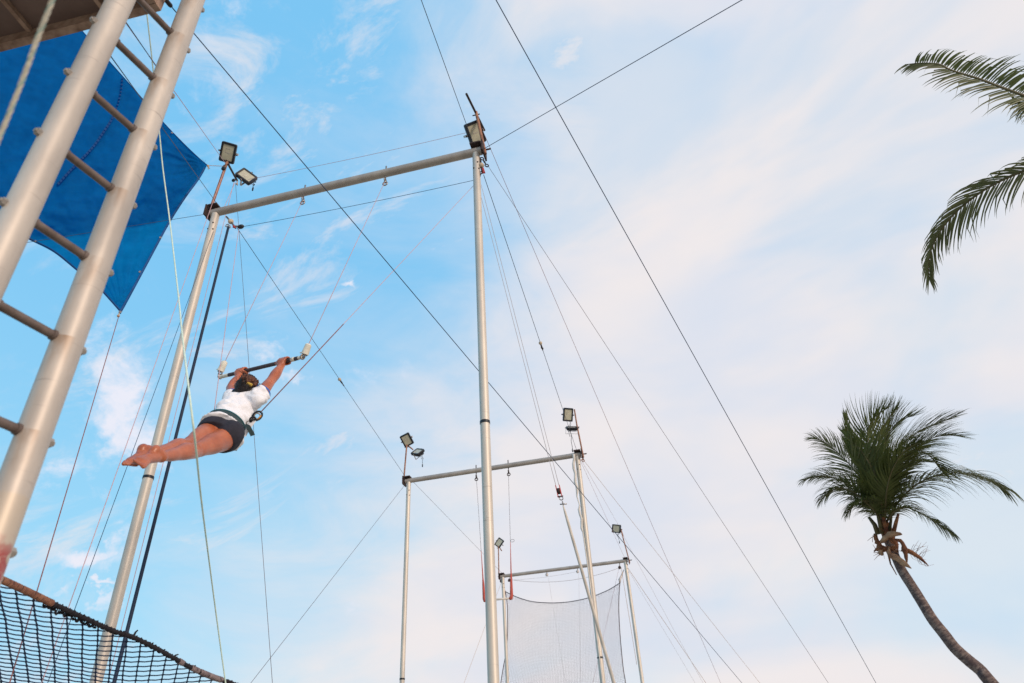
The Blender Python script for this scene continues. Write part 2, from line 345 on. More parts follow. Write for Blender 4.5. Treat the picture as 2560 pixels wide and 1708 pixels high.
# ------------------------------------------------------------------ mesh helpers
class MB:
    def __init__(s): s.v = []; s.f = []
    def add(s, vs, fs):
        o = len(s.v); s.v += [tuple(map(float, p)) for p in vs]; s.f += [tuple(i + o for i in f) for f in fs]; return s
    def tube(s, pts, r, n=8, cap=True, flat=1.0, ref=None):
        P = [np.array(p, float) for p in pts]; m = len(P)
        R = r if hasattr(r, '__len__') else [r] * m
        T = [nrm(P[min(i + 1, m - 1)] - P[max(i - 1, 0)]) for i in range(m)]
        a = np.array(ref, float) if ref is not None else (np.array([0, 0, 1.]) if abs(T[0][2]) < .9 else np.array([1., 0, 0]))
        vs = []; x = nrm(np.cross(a, T[0]))
        for i in range(m):
            x = nrm(x - T[i] * (x @ T[i])); y = np.cross(T[i], x)
            for k in range(n):
                t = 2 * math.pi * k / n
                vs.append(P[i] + (x * math.cos(t) + y * math.sin(t) * flat) * R[i])
        fs = [(i * n + k, i * n + (k + 1) % n, (i + 1) * n + (k + 1) % n, (i + 1) * n + k) for i in range(m - 1) for k in range(n)]
        if cap: fs += [tuple(range(n))[::-1], tuple((m - 1) * n + k for k in range(n))]
        return s.add(vs, fs)
    def box(s, c, x, y, z):
        """centre and three half-extent vectors"""
        c, x, y, z = map(np.array, (c, x, y, z))
        vs = [c + sx * x + sy * y + sz * z for sz in (-1, 1) for sy in (-1, 1) for sx in (-1, 1)]
        return s.add(vs, [(0, 2, 3, 1), (4, 5, 7, 6), (0, 1, 5, 4), (2, 6, 7, 3), (0, 4, 6, 2), (1, 3, 7, 5)])
    def ball(s, c, ax, n=10, m=7):
        c = np.array(c, float)
        A = [np.array([ax, 0, 0]), np.array([0, ax, 0]), np.array([0, 0, ax])] if not hasattr(ax, '__len__') else [np.array(a, float) for a in ax]
        vs = [c + A[2]]
        for i in range(1, m):
            p = math.pi * i / m
            for k in range(n):
                t = 2 * math.pi * k / n
                vs.append(c + A[0] * math.sin(p) * math.cos(t) + A[1] * math.sin(p) * math.sin(t) + A[2] * math.cos(p))
        vs.append(c - A[2]); e = len(vs) - 1
        fs = [(0, 1 + k, 1 + (k + 1) % n) for k in range(n)]
        for i in range(m - 2):
            for k in range(n):
                a = 1 + i * n + k; b = 1 + i * n + (k + 1) % n
                fs.append((a, a + n, b + n, b))
        fs += [(e, e - n + (k + 1) % n, e - n + k) for k in range(n)]
        return s.add(vs, fs)
    def mesh(s, name, smooth=True):
        me = bpy.data.meshes.new(name); me.from_pydata(s.v, [], s.f); me.update()
        if smooth: me.polygons.foreach_set('use_smooth', [True] * len(me.polygons))
        return me
    def build(s, name, m, parent=None, smooth=True, autos=False, kind=None, label=None):
        me = s.mesh(name, smooth); me.materials.append(MT[m] if isinstance(m, str) else m)
        o = bpy.data.objects.new(name, me); COL.objects.link(o)
        if parent is not None:
            o.parent = parent; o.matrix_parent_inverse = parent.matrix_world.inverted()
        if autos:
            bm = bmesh.new(); bm.from_mesh(me)
            bmesh.ops.recalc_face_normals(bm, faces=bm.faces)
            for e in bm.edges:
                e.smooth = not (len(e.link_faces) == 2 and e.calc_face_angle(0) > .7)
            bm.to_mesh(me); bm.free()
        if kind: o['kind'] = kind
        if label: o['label'] = label
        return o


def tag(o, label, cat, group=None):
    o['label'] = label; o['category'] = cat
    if group: o['group'] = group
    return o


def thing(name, label, cat, loc=(0, 0, 0), group=None):
    o = bpy.data.objects.new(name, None); COL.objects.link(o)
    o.location = vec(loc); o.matrix_world = Matrix.Translation(vec(loc)); o.empty_display_size = .1
    return tag(o, label, cat, group)


def to_ground(A, B, z=0.0, cap=60):
    A = np.array(A); B = np.array(B); d = B - A
    if d[2] < -1e-4:
        t = (z - A[2]) / d[2]
        L_ = np.linalg.norm(d) * t
        if L_ < cap: return A + d * t
    return A + nrm(d) * min(cap, np.linalg.norm(d) + 6)


def line_pts(A, B, sag=0.0, n=14):
    return [lerp(A, B, i / n) - UP * sag * 4 * (i / n) * (1 - i / n) for i in range(n + 1)]


def cable(name, label, A, B, r, m, sag=0.0, cat='cable', group=None, n=14, ext=False, sides=6, parent=None):
    A = np.array(A); B = np.array(B)
    E_ = to_ground(A, B) if ext else B
    if cat != 'bungee': r = r * .54
    pts = line_pts(A, E_, sag, n if not ext else 24)
    # origin at its start
    mb = MB().tube([p - A for p in pts], r, sides)
    o = mb.build(name, m)
    o.location = vec(A)
    tag(o, label, cat, group)
    return o


# ------------------------------------------------------------------ setting
g = MB()
nn = 40
for i in range(nn + 1):
    for j in range(nn + 1):
        x = math.copysign(abs((i / nn - .5) * 2) ** 3 * 1200, i / nn - .5); y = math.copysign(abs((j / nn - .5) * 2) ** 3 * 1200, j / nn - .5)
        g.v.append((x, y, 0.05 * mnoise.noise(Vector((x * .3, y * .3, 0))) if abs(x) + abs(y) < 200 else 0))
for i in range(nn):
    for j in range(nn):
        a = i * (nn + 1) + j; g.f.append((a, a + nn + 1, a + nn + 2, a + 1))
go = g.build('sand_ground', 'sand'); go['kind'] = 'structure'

# ------------------------------------------------------------------ the three frames
FW = 3.0
def frame_ends(p, q):
    d1, d2 = ray(*p), ray(*q)
    a, b = d1 / (d1 @ VX), d2 / (d2 @ VX)
    k = FW / np.linalg.norm(a - b); return C0 + a * k, C0 + b * k, k


def torus(mb, c, R, r, ax1, ax2, n=10, m=6):
    pts = [np.array(c) + R * (np.array(ax1) * math.cos(2 * math.pi * k / n) + np.array(ax2) * math.sin(2 * math.pi * k / n)) for k in range(n + 1)]
    mb.tube(pts, r, m, cap=False)


def make_frame(p, q, label, pole_rs, bar_r, rings, masts):
    A, B, V_ = frame_ends(p, q)
    zt = (A[2] + B[2]) / 2
    A[2] = B[2] = zt
    base = np.array([(A[0] + B[0]) / 2, (A[1] + B[1]) / 2, 0])
    root = thing('trapeze_gantry', label, 'gantry', base, 'steel gantries of the flying trapeze')
    MB().tube([A - UX * .06, B + UX * .06], bar_r, 20).build('crossbar', 'bar', root, autos=True)
    out = {}
    for key, P, sgn in (('L', A, -1), ('R', B, 1)):
        top = P - UP * (bar_r * .72)
        pole_r = pole_rs[0 if key == 'L' else 1]
        foot = np.array([P[0], P[1], -.1])
        MB().tube([foot, top], pole_r, 20).build('pole', 'galv', root, autos=True)
        # saddle plates over the end of the bar
        c = P - UX * sgn * -.01
        MB().box(c + UP * (bar_r + .012), UX * .055, VX * .085, UP * .008).build('top_plate', 'dark_rust', root, smooth=False)
        MB().box(c + UX * sgn * .075, UX * .008, VX * .085, UP * (bar_r + .03)).build('end_plate', 'dark_rust', root, smooth=False)
        # bolts and holes below the joint
        for dz, da in ((.16, 0.6), (.24, -0.5), (.25, .9)):
            dv = nrm(-VX * math.cos(da) + UX * math.sin(da))
            MB().tube([top - UP * dz + dv * pole_r * .8, top - UP * dz + dv * (pole_r + .006)], .008, 8).build('bolt', 'dark_rust', root)
        # rusty lamp mast with a cross arm
        m_ = masts.get(key)
        if m_:
            mb = MB(); b0 = P + UX * sgn * .10 + UP * -.06
            mt_ = m_['top'](P)
            mb.tube([b0, mt_], .016 if bar_r > .044 else .0135, 12).build('lamp_mast', 'rust', root, autos=True)
            a0, a1 = m_['arm'](P, mt_)
            MB().tube([a0, a1], .0125, 10).build('mast_arm', m_.get('armmat', 'dark_rust'), root, autos=True)
            MB().tube([mt_ - UP * .05 - UX * .04, mt_ - UP * .05 + UX * .04], .007, 6).build('mast_bolt', 'dark_rust', root)
            MB().tube([b0 + UP * .06 - UX * .02, b0 + UP * .06 + UX * .06], .010, 6).build('mast_bolt', 'dark_rust', root)
        out[key] = P
    for (key, px, py) in rings:
        P = out[key]; pole_r = pole_rs[0 if key == 'L' else 1]
        d = ray(px, py); t = (P[0] * UX[0] + P[1] * UX[1]) 
        zz = atV(px, py, V_)[2]
        r_ = MB(); r_.tube([np.array([P[0], P[1], zz - .012]), np.array([P[0], P[1], zz + .012])], pole_r + .003, 20)
        r_.build('tape_band', 'black', root, autos=True)
    return root, A, B, V_


NEARM = {'L': dict(top=lambda P: atV(568, 405, V1 ), arm=lambda P, t: (t + UP * .0 - VX * .02, atV(593, 452, V1 + .55))),
         'R': dict(top=lambda P: atV(1190, 280, V1 ), arm=lambda P, t: (atV(1166, 235, V1 - .35), atV(1211, 326, V1 + .35)))}
V1 = frame_ends((541, 530), (1190, 382))[2]
V2 = frame_ends((1022, 1203), (1443, 1137))[2]
V3 = frame_ends((1257, 1441), (1563, 1402))[2]
f1, NL, NR, _ = make_frame((541, 530), (1190, 382), 'nearest steel trapeze frame, tallest in view, above the swinging person', (.043, .038), .045, [('L', 383, 1193), ('R', 1213, 1057)], NEARM)
f2, ML, MR, _ = make_frame((1022, 1203), (1443, 1137), 'middle steel trapeze frame holding the empty trapeze with red sleeves', (.038, .040), .042, [('L', 1006, 1698), ('R', 1499, 1645)],
                       {'L': dict(top=lambda P: atV(1017, 1112, V2), arm=lambda P, t: (t, atV(1032, 1124, V2 + .45)), armmat='rust'),
                        'R': dict(top=lambda P: atV(1442, 1062, V2), arm=lambda P, t: (atV(1436, 1024, V2 ), t), armmat='rust')})
f3, TL, TR, _ = make_frame((1257, 1441), (1563, 1402), 'farthest and lowest-looking steel frame with the vertical net hung inside it', (.038, .040), .040, [],
                       {'L': dict(top=lambda P: atV(1246, 1365, V3), arm=lambda P, t: (t, atV(1254, 1377, V3 + .5)), armmat='rust'),
                        'R': dict(top=lambda P: atV(1551, 1320, V3), arm=lambda P, t: (t, atV(1558, 1340, V3 + .5)), armmat='rust')})


def hanger(mb, P, r, big=1.0):
    """eye bolt through the bar and a shackle under it"""
    mb.tube([P + UP * (r + .05), P - UP * (r + .02)], .007 * big, 6)
    torus(mb, P - UP * (r + .045 * big), .020 * big, .006 * big, VX, UP)
    torus(mb, P - UP * (r + .085 * big), .020 * big, .006 * big, UX, UP)
    mb.ball(P - UP * (r + .065 * big), .014 * big, 6, 4)


# ------------------------------------------------------------------ swinging trapeze
def ptray(P, d): return C0 + ray(*P) * d
R1 = atV(759, 500, V1); R2 = atV(964, 452, V1)
def on_bar(px, py, A, B, V_):
    P = atV(px, py, V_); P[2] = A[2]; return P
h1 = on_bar(759, 490, NL, NR, V1); h2 = on_bar(964, 440, NL, NR, V1)
T1 = C0 + np.array([-2.2293, 4.5295, 2.9531]); T2 = C0 + np.array([-1.4831, 4.1507, 2.8313])
BD = nrm(T2 - T1)
tz = thing('trapeze', 'swinging trapeze bar with white taped rope ends, gripped by the person', 'trapeze', (T1 + T2) / 2)
MB().tube([T1, lerp(T1, T2, .12)], .014, 12).build('bar_end', 'white_tape', tz, autos=True)
MB().tube([lerp(T1, T2, .95), T2], .013, 12).build('bar_end', 'white_tape', tz, autos=True)
MB().tube([lerp(T1, T2, .115), lerp(T1, T2, .955)], .0145, 12).build('grip', 'grip', tz, autos=True)
MB().tube([lerp(T1, T2, .875), lerp(T1, T2, .915)], .0158, 12).build('tape_band', 'white_tape', tz)
# ends of the ropes (tops of the sleeves) and the sleeves
S1a, S1b = atD(563, 903, np.linalg.norm(T1 - C0) + .02), atD(551, 928, np.linalg.norm(T1 - C0) + .01)
S2a, S2b = atD(772, 860, np.linalg.norm(T2 - C0) + .02), atD(762, 886, np.linalg.norm(T2 - C0) + .01)
for (a, b, T, h) in ((S1a, S1b, T1, h1), (S2a, S2b, T2, h2)):
    MB().tube([h - UP * .12, a], .0025, 6).build('rope', 'cord_pink', tz)
    MB().tube([a, lerp(a, b, .1), lerp(a, b, .5), b], [.014, .022, .024, .026], 14).build('rope_sleeve', 'white_tape', tz, autos=True)
    hk = MB(); torus(hk, lerp(b, T, .45), .020, .0055, BD, nrm(T - b)); torus(hk, lerp(b, T, .9), .018, .005, np.cross(BD, nrm(T - b)), nrm(T - b))
    hk.tube([lerp(a, b, .85), b + (b - a) * .12], .02, 10)
    hk.build('shackle', 'steel', tz)
    tl = MB(); tl.tube([lerp(a, b, .75) - BD * .02, lerp(a, b, .72) - BD * .055, lerp(a, b, .65) - BD * .06], [.007, .004, .002], 6); tl.build('tape_tail', 'white_tape', tz)
for h in (h1, h2):
    mb = MB(); hanger(mb, np.zeros(3), .055, 1.25); o = mb.build('hanging_shackle', 'steel'); o.location = vec(h)
    tag(o, 'shackle under the nearest crossbar, %s of the two holding the trapeze ropes' % ('left' if h is h1 else 'right'), 'shackle', 'shackles on the nearest crossbar')

# ------------------------------------------------------------------ person
HLc = lerp(T1, T2, .285); HRc = lerp(T1, T2, .795)
EL = sph(577, 971, HLc, .25); ER = sph(680, 949, HRc, .25)
SL = sph(581, 1001, EL, .26); SR = sph(643, 996, ER, .27)
NK = (SL + SR) / 2
PV = sph(551, 1083, NK, .47)
dP = np.linalg.norm(PV - C0)
HPR = atD(568, 1095, dP - .02); HPL = atD(533, 1076, dP + .05)
KR = sph(487, 1128, HPR, .41); AR = sph(404, 1142, KR, .385)
KL = sph(466, 1116, HPL, .41); AL = sph(386, 1132, KL, .385)
HEADC = atD(614, 968, np.linalg.norm(NK - C0) - .035)
spine = nrm(NK - PV)
tocam = nrm(C0 - (NK + PV) / 2)
back = nrm(tocam - spine * (tocam @ spine))
side = nrm(np.cross(spine, back))      # towards her right or left
if side @ (SR - SL) < 0: side = -side

person = thing('person', 'person in white t-shirt and dark shorts hanging from the trapeze, legs together behind', 'person', PV)


def remeshed(name, mb, voxel, m, parent, iters=6, disp=None):
    me = mb.mesh(name)
    tmp = bpy.data.objects.new('tmp', me); COL.objects.link(tmp)
    r = tmp.modifiers.new('r', 'REMESH'); r.mode = 'VOXEL'; r.voxel_size = voxel
    s_ = tmp.modifiers.new('s', 'SMOOTH'); s_.factor = .5; s_.iterations = iters
    dg = bpy.context.evaluated_depsgraph_get(); dg.update()
    ev = tmp.evaluated_get(dg); nm = bpy.data.meshes.new_from_object(ev)
    bpy.data.objects.remove(tmp, do_unlink=True)
    nm.name = name; nm.materials.clear(); nm.materials.append(MT[m])
    if disp:
        nv = len(nm.vertices); co = np.empty(nv * 3); nm.vertices.foreach_get('co', co); co = co.reshape(-1, 3)
        no = np.empty(nv * 3); nm.vertices.foreach_get('normal', no); no = no.reshape(-1, 3)
        co = co + no * np.array([disp(c) for c in co])[:, None]
        nm.vertices.foreach_set('co', co.ravel()); nm.update()
    nm.polygons.foreach_set('use_smooth', [True] * len(nm.polygons))
    o = bpy.data.objects.new(name, nm); COL.objects.link(o); o.parent = parent; o.matrix_parent_inverse = parent.matrix_world.inverted()
    return o


def limb(mb, pts, rs, n=14):
    """tapered limb through points, rounded ends"""
    P = []; R = []
    for i in range(len(pts) - 1):
        for k in range(6):
            t = k / 6; P.append(lerp(pts[i], pts[i + 1], t)); s = t * t * (3 - 2 * t); R.append(rs[i] * (1 - s) + rs[i + 1] * s)
    P.append(np.array(pts[-1])); R.append(rs[-1])
    mb.tube(P, R, n); mb.ball(pts[0], rs[0], n, 8); mb.ball(pts[-1], rs[-1], n, 8)


body = MB()
# torso
chest = NK - spine * .13; waist = NK - spine * .34
body.ball(chest, [side * .105, back * .080, spine * .16], 18, 12)
body.ball(waist, [side * .090, back * .072, spine * .13], 18, 12)
body.ball(PV + back * -.01, [side * .118, back * .085, spine * .11], 18, 12)
limb(body, [NK - spine * .03, lerp(NK, HEADC, .75)], [.055, .048])
for P in (SL, SR):
    body.ball(P, .046); limb(body, [lerp(NK - spine * .06, P, .3), P], [.055, .046])
# head with a face turned away from the camera and up towards the bar
fwd = nrm(nrm(HEADC - C0) * .75 + nrm(HLc + HRc - 2 * HEADC) * .55)
hup = nrm(spine - fwd * (spine @ fwd)); hs = np.cross(fwd, hup)
body.ball(HEADC, [hs * .062, fwd * .074, hup * .084], 18, 12)
body.ball(HEADC + fwd * .028 - hup * .048, [hs * .044, fwd * .044, hup * .050], 14, 8)
limb(body, [HEADC + fwd * .070 + hup * .013, HEADC + fwd * .087 - hup * .020], [.008, .012])
for s_ in (-1, 1):
    body.ball(HEADC + hs * s_ * .063 - hup * .01, [hs * .010, fwd * .018, hup * .030], 8, 6)
    body.ball(HEADC + fwd * .066 + hs * s_ * .026 + hup * .022, .012, 8, 6)
# arms
for (S_, E_, H_, sg) in ((SL, EL, HLc, -1), (SR, ER, HRc, 1)):
    wr = lerp(E_, H_, .80)
    limb(body, [S_, lerp(S_, E_, .45), E_], [.042, .039, .032])
    limb(body, [E_, lerp(E_, wr, .3), wr], [.033, .036, .023])
    # hand: palm behind the bar, four unequal fingers over it, thumb under
    fa = nrm(H_ - wr)                           # wrist to bar
    nb = nrm(fa - BD * (fa @ BD)); ob = nrm(np.cross(BD, nb))
    if ob @ (C0 - H_) < 0: ob = -ob            # the side that looks at the camera
    palm = H_ - nb * .030 + ob * .022
    body.ball(lerp(wr, palm, .55), [BD * .034, ob * .018, nb * .042], 12, 8)
    body.ball(palm, [BD * .040, ob * .016, nb * .030], 12, 8)
    for i, (o_, r_, reach) in enumerate(((-.033, .0088, 210), (-.011, .0095, 235), (.011, .0095, 240), (.033, .0090, 225))):
        pts = []
        for q in range(7):
            th = math.radians(100 - reach * q / 6)
            pts.append(H_ + BD * o_ * sg + ob * math.sin(th) * .026 + nb * (-math.cos(th)) * -.026 * (1 if True else 1))
        pts = [palm + BD * o_ * sg] + pts
        body.tube(pts, [r_ * 1.05] + [r_] * 6 + [r_ * .85], 8); body.ball(pts[-1], r_ * .85, 8, 6)
    th_pts = [lerp(wr, palm, .6) - BD * .03 * sg, palm - BD * .048 * sg - nb * .004, H_ - BD * .050 * sg - nb * .012 - ob * .018, H_ - BD * .030 * sg - ob * .027]
    body.tube(th_pts, [.012, .011, .010, .008], 8); body.ball(th_pts[-1], .008, 8, 6)
# legs
for (H_, K_, A_, sg) in ((HPL, KL, AL, -1), (HPR, KR, AR, 1)):
    limb(body, [H_, lerp(H_, K_, .4), lerp(H_, K_, .85), K_], [.074, .063, .045, .040], 18)
    ld_ = nrm(A_ - K_); cb = nrm(back - ld_ * (back @ ld_))
    limb(body, [K_, lerp(K_, A_, .3) + cb * .010, lerp(K_, A_, .65), A_], [.042, .046, .034, .024], 16)
    body.ball(lerp(K_, A_, .27) + cb * .018, [np.cross(ld_, cb) * .032, cb * .034, ld_ * .085], 12, 8)
    body.ball(H_ + back * .03 - spine * .0 , [side * .077, back * .079, spine * .09], 16, 10)
# feet, soles towards the camera, toes pointed
for (A_, hx, tx, sg) in ((AL, (357, 1124), (325, 1163), -1), (AR, (388, 1127), (346, 1160), 1)):
    dA = np.linalg.norm(A_ - C0)
    heel = atD(*hx, dA - .035); toe = sph(tx[0], tx[1], heel, .205)
    fd = nrm(toe - heel); tc_ = nrm(C0 - heel); so = nrm(tc_ - fd * (tc_ @ fd)); sd = np.cross(fd, so); so, sd = nrm(so * math.cos(.35) + sd * math.sin(.35)), nrm(sd * math.cos(.35) - so * math.sin(.35))
    limb(body, [A_, lerp(A_, heel, .6)], [.030, .030])
    body.ball(heel, [fd * .034, so * .030, sd * .027], 12, 8)
    limb(body, [lerp(A_, heel, .4) - so * .012, lerp(heel, toe, .45) - so * .014], [.030, .026])
    P = []; R = []
    for q in range(9):
        t = q / 8; P.append(lerp(heel, toe, t * .86) - so * (.006 * math.sin(t * math.pi))); R.append(.025 - .006 * math.exp(-((t - .35) / .2) ** 2) + .010 * math.exp(-((t - .9) / .3) ** 2))
    body.tube(P, R, 14, flat=.5, ref=so); body.ball(P[-1], [fd * .018, so * .014, sd * .029], 12, 6)
    for i in range(5):
        of = (i - 2) * .0132 * sg
        ln = [.030, .027, .024, .021, .017][i]; rr = [.0115, .0085, .008, .0075, .007][i]
        b0 = P[-1] + sd * of + fd * .006
        body.tube([b0, b0 + fd * ln * .7, b0 + fd * ln + so * .002], [rr, rr, rr * .85], 8); body.ball(b0 + fd * ln + so * .002, rr * .95, 8, 6)
remeshed('body', body, .0052, 'skin', person, 5)


def fbm(p, s, o=0): return mnoise.fractal(Vector((p[0] * s + o, p[1] * s, p[2] * s)), 1.0, 2.0, 4)


# shirt: ends cleanly at sleeves and hem
belt_c = PV + spine * .085
def sweater_disp(c):
    q = c - np.array(NK); a = q @ spine; b = q @ side
    w = math.sin(a * 95 + b * 22 + 6 * fbm(c, 6)) * .0030 + math.sin(a * 48 - b * 50 + 5 * fbm(c, 5, 9)) * .0035
    return w * 1.25 + fbm(c, 14, 3) * .003
sh = MB()
sh.ball(chest - spine * .01, [side * .118, back * .092, spine * .140], 20, 12)
body_pts = [NK - spine * .10, NK - spine * .24, NK - spine * .36, PV + spine * .07, PV + spine * .035]
for i in range(len(body_pts)): pass
sh.tube([NK - spine * .10, NK - spine * .20, NK - spine * .31, belt_c, PV + spine * .04, PV + back * .006 + spine * .006], [.108, .116, .106, .106, .132, .150], 26, flat=.78, ref=np.cross(spine, side))
for (S_, E_) in ((SL, EL), (SR, ER)):
    sh.tube([lerp(NK - spine * .06, S_, .25), S_, lerp(S_, E_, .13), lerp(S_, E_, .27)], [.066, .060, .059, .058], 18); sh.ball(S_ - spine * .012, .056, 14, 10)
remeshed('shirt', sh, .007, mat('white_cotton', (0.80, 0.79, 0.83), 0.85, 0, col2=(.76, .75, .80), scale=30, bump=.15), person, 6, sweater_disp) if False else None
MT['cotton'] = mat('white_cotton', (0.80, 0.79, 0.83), 0.85, 0, col2=(.77, .76, .81), scale=14, bump=.06)
remeshed('shirt', sh, .007, 'cotton', person, 6, sweater_disp)
for (S_, E_) in ((SL, EL), (SR, ER)):
    d_ = nrm(E_ - S_); c_ = lerp(S_, E_, .26)
    MB().tube([c_ - d_ * .012, c_ + d_ * .006], .0605, 20, cap=False).build('sleeve_trim', 'trim', person)

so_ = MB()
so_.tube([PV + spine * .015, PV + spine * .0, PV - spine * .05], [.126, .134, .126], 24, flat=.76, ref=np.cross(spine, side))
for (H_, K_) in ((HPL, KL), (HPR, KR)):
    so_.tube([H_ + nrm(H_ - K_) * .05, H_, lerp(H_, K_, .16)], [.075, .088, .082], 20)
    so_.ball(H_ + back * .034, [side * .084, back * .084, spine * .095], 16, 10)
remeshed('shorts', so_, .007, 'shorts', person, 5)

# hair
hb = MB()
hb.ball(HEADC - fwd * .014 + hup * .008, [hs * .067, fwd * .074, hup * .084], 18, 12)
hb.ball(HEADC - fwd * .040 - hup * .070, [hs * .056, fwd * .044, hup * .080], 14, 10)
remeshed('hair', hb, .006, 'hair', person, 3, lambda c: fbm(c, 40) * .006 + fbm(c, 90, 5) * .004)
cb_ = MB(); tp = HEADC - fwd * .030 + hup * .050
cb_.ball(tp - hs * 0, [hs * .058, fwd * .048, hup * .038], 16, 10)
for k in range(26):
    a = rnd.uniform(0, 2 * math.pi); b_ = rnd.uniform(-.4, 1.0)
    dv = nrm(hs * math.cos(a) + fwd * math.sin(a) * .9 + hup * b_)
    cb_.ball(tp + (hs * .054 * (dv @ hs) + fwd * .044 * (dv @ fwd) + hup * .034 * (dv @ hup)), rnd.uniform(.008, .015), 8, 6)
remeshed('curly_bun', cb_, .005, 'hair_brown', person, 2, lambda c: fbm(c, 60) * .010 + fbm(c, 120, 5) * .005)
st = MB()
for k in range(46):
    a = rnd.uniform(0, 2 * math.pi)
    p0 = tp + hs * .058 * math.cos(a) + fwd * .05 * math.sin(a) + hup * rnd.uniform(-.05, .03)
    o_ = nrm(hs * math.cos(a) + hup * rnd.uniform(-.3, 1.0) + fwd * math.sin(a))
    c_ = nrm(np.array([rnd.gauss(0, 1) for _ in range(3)]))
    ln = rnd.uniform(.018, .045)
    st.tube([p0, p0 + o_ * ln * .5, p0 + o_ * ln * .85 + c_ * ln * .3, p0 + o_ * ln * .9 + c_ * ln * .65], [.0014, .0012, .001, .0006], 4)
st.build('stray_curls', 'hair', person, kind='stuff')
clp = MB(); cc = HEADC - fwd * .080 + hup * .036 + hs * .010
for k in range(5):
    a = cc + hs * (k - 2) * .008 * (1) + hup * .006
    clp.tube([a + hup * .009, a - fwd * .003, a - hup * .010 + hs * .002], [.003, .003, .0015], 6)
clp.tube([cc - hs * .018 + hup * .010, cc + hs * .018 + hup * .013], .0045, 8)
clp.build('hair_clip', 'clip', person)

# belt and harness
def belt_ring(mb, c, rx, ry, w, th, a0=0, a1=360, tilt=0.0, n=40):
    vs = []; fs = []
    sp = nrm(spine + side * tilt)
    for i in range(n + 1):
        a = math.radians(a0 + (a1 - a0) * i / n)
        dr = side * math.cos(a) * rx + back * math.sin(a) * ry
        for k, (o_, z_) in enumerate(((0, -w), (th, -w), (th, w), (0, w))):
            vs.append(c + dr * (1 + o_ / rx) + sp * z_)
    for i in range(n):
        for k in range(4):
            fs.append((i * 4 + k, (i + 1) * 4 + k, (i + 1) * 4 + (k + 1) % 4, i * 4 + (k + 1) % 4))
    mb.add(vs, fs)
b_ = MB(); belt_ring(b_, belt_c + spine * .0, .114, .090, .021, .008, tilt=-.10); b_.build('belt', 'belt', person, autos=True)
b_ = MB(); belt_ring(b_, belt_c + spine * .022 - side * .0, .116, .092, .003, .009, tilt=-.10); b_.build('belt_edge', 'belt_edge', person, autos=True)
HD1 = belt_c - side * .128 ; HD2 = belt_c + side * .150 + spine * .035
strap = MB(); e0 = belt_c + side * .122 + back * .045; 
sd_ = nrm(atD(632, 1088, dP - .12) - atD(612, 1064, dP - .12)); sw_ = nrm(np.cross(sd_, tocam))
def ribbon(mb, pts, w, wd, th=.004):
    vs = []; fs = []
    for p in pts:
        nn_ = np.cross(nrm(pts[-1] - pts[0]), wd)
        for (a, b) in ((-w, -th), (w, -th), (w, th), (-w, th)): vs.append(np.array(p) + np.array(wd) * a + nn_ * b)
    m = len(pts)
    for i in range(m - 1):
        for k in range(4): fs.append((i * 4 + k, i * 4 + (k + 1) % 4, (i + 1) * 4 + (k + 1) % 4, (i + 1) * 4 + k))
    fs += [(0, 1, 2, 3), tuple((m - 1) * 4 + k for k in (3, 2, 1, 0))]
    mb.add(vs, fs)
dS = np.linalg.norm(e0 - C0) - .02
ribbon(strap, [atD(611, 1062, dS), atD(620, 1066, dS - .02), atD(626, 1077, dS - .025), atD(632, 1089, dS - .02)], .0135, nrm(atD(638, 1086, dS) - atD(624, 1091, dS)))
strap.build('belt_tail', 'belt', person, autos=True)
# white side straps running up to the carabiner
CARR = atD(643, 1040, dS); CARL = atD(531, 1061, np.linalg.norm(HD1 - C0))
ws = MB(); ribbon(ws, [atD(610, 1090, dS), atD(622, 1069, dS), atD(636, 1050, dS)], .012, nrm(atD(640, 1060, dS) - atD(628, 1052, dS)), .005); ws.build('side_strap', 'cotton', person, autos=True)
ws = MB(); ribbon(ws, [atD(606, 1085, dS - .01), atD(600, 1112, dS - .01), atD(588, 1126, dS + .02)], .008, nrm(atD(606, 1110, dS) - atD(594, 1104, dS)), .004); ws.build('leg_strap', 'belt', person, autos=True)
cr = MB()
cd = nrm(atD(648, 1035, dS) - atD(618, 1060, dS)); cp = nrm(np.cross(cd, tocam))
for t_, R_ in ((.0, .014), (.022, .012), (.046, .018)):
    torus(cr, atD(622, 1058, dS) + cd * t_ * 1.4, R_, .0045, cd, cp)
cr.build('chain_link', 'bolt', person)
cr = MB(); torus(cr, CARR, .024, .0062, cd * 1.35, cp, 14); torus(cr, CARR - cd * .034, .016, .006, cd * 1.2, cp); cr.tube([CARR - cd * .055, CARR - cd * .02], .010, 8); cr.build('carabiner', 'black', person)
cr = MB(); cr.tube([CARR - cd * .012 + cp * .018, CARR + cd * .02 + cp * .016], .006, 6); cr.build('gate_tape', 'orange', person)
cr = MB(); u_ = nrm(atD(533, 1050, np.linalg.norm(HD1 - C0)) - CARL); w_ = nrm(np.cross(u_, tocam))
torus(cr, CARL, .016, .006, u_ * 1.3, w_, 12); torus(cr, CARL - u_ * .028 - w_ * .008, .016, .006, u_, w_); cr.tube([CARL - u_ * .035, lerp(CARL - u_ * .05, belt_c - side * .12, .6)], .010, 8); cr.build('carabiner', 'steel', person)

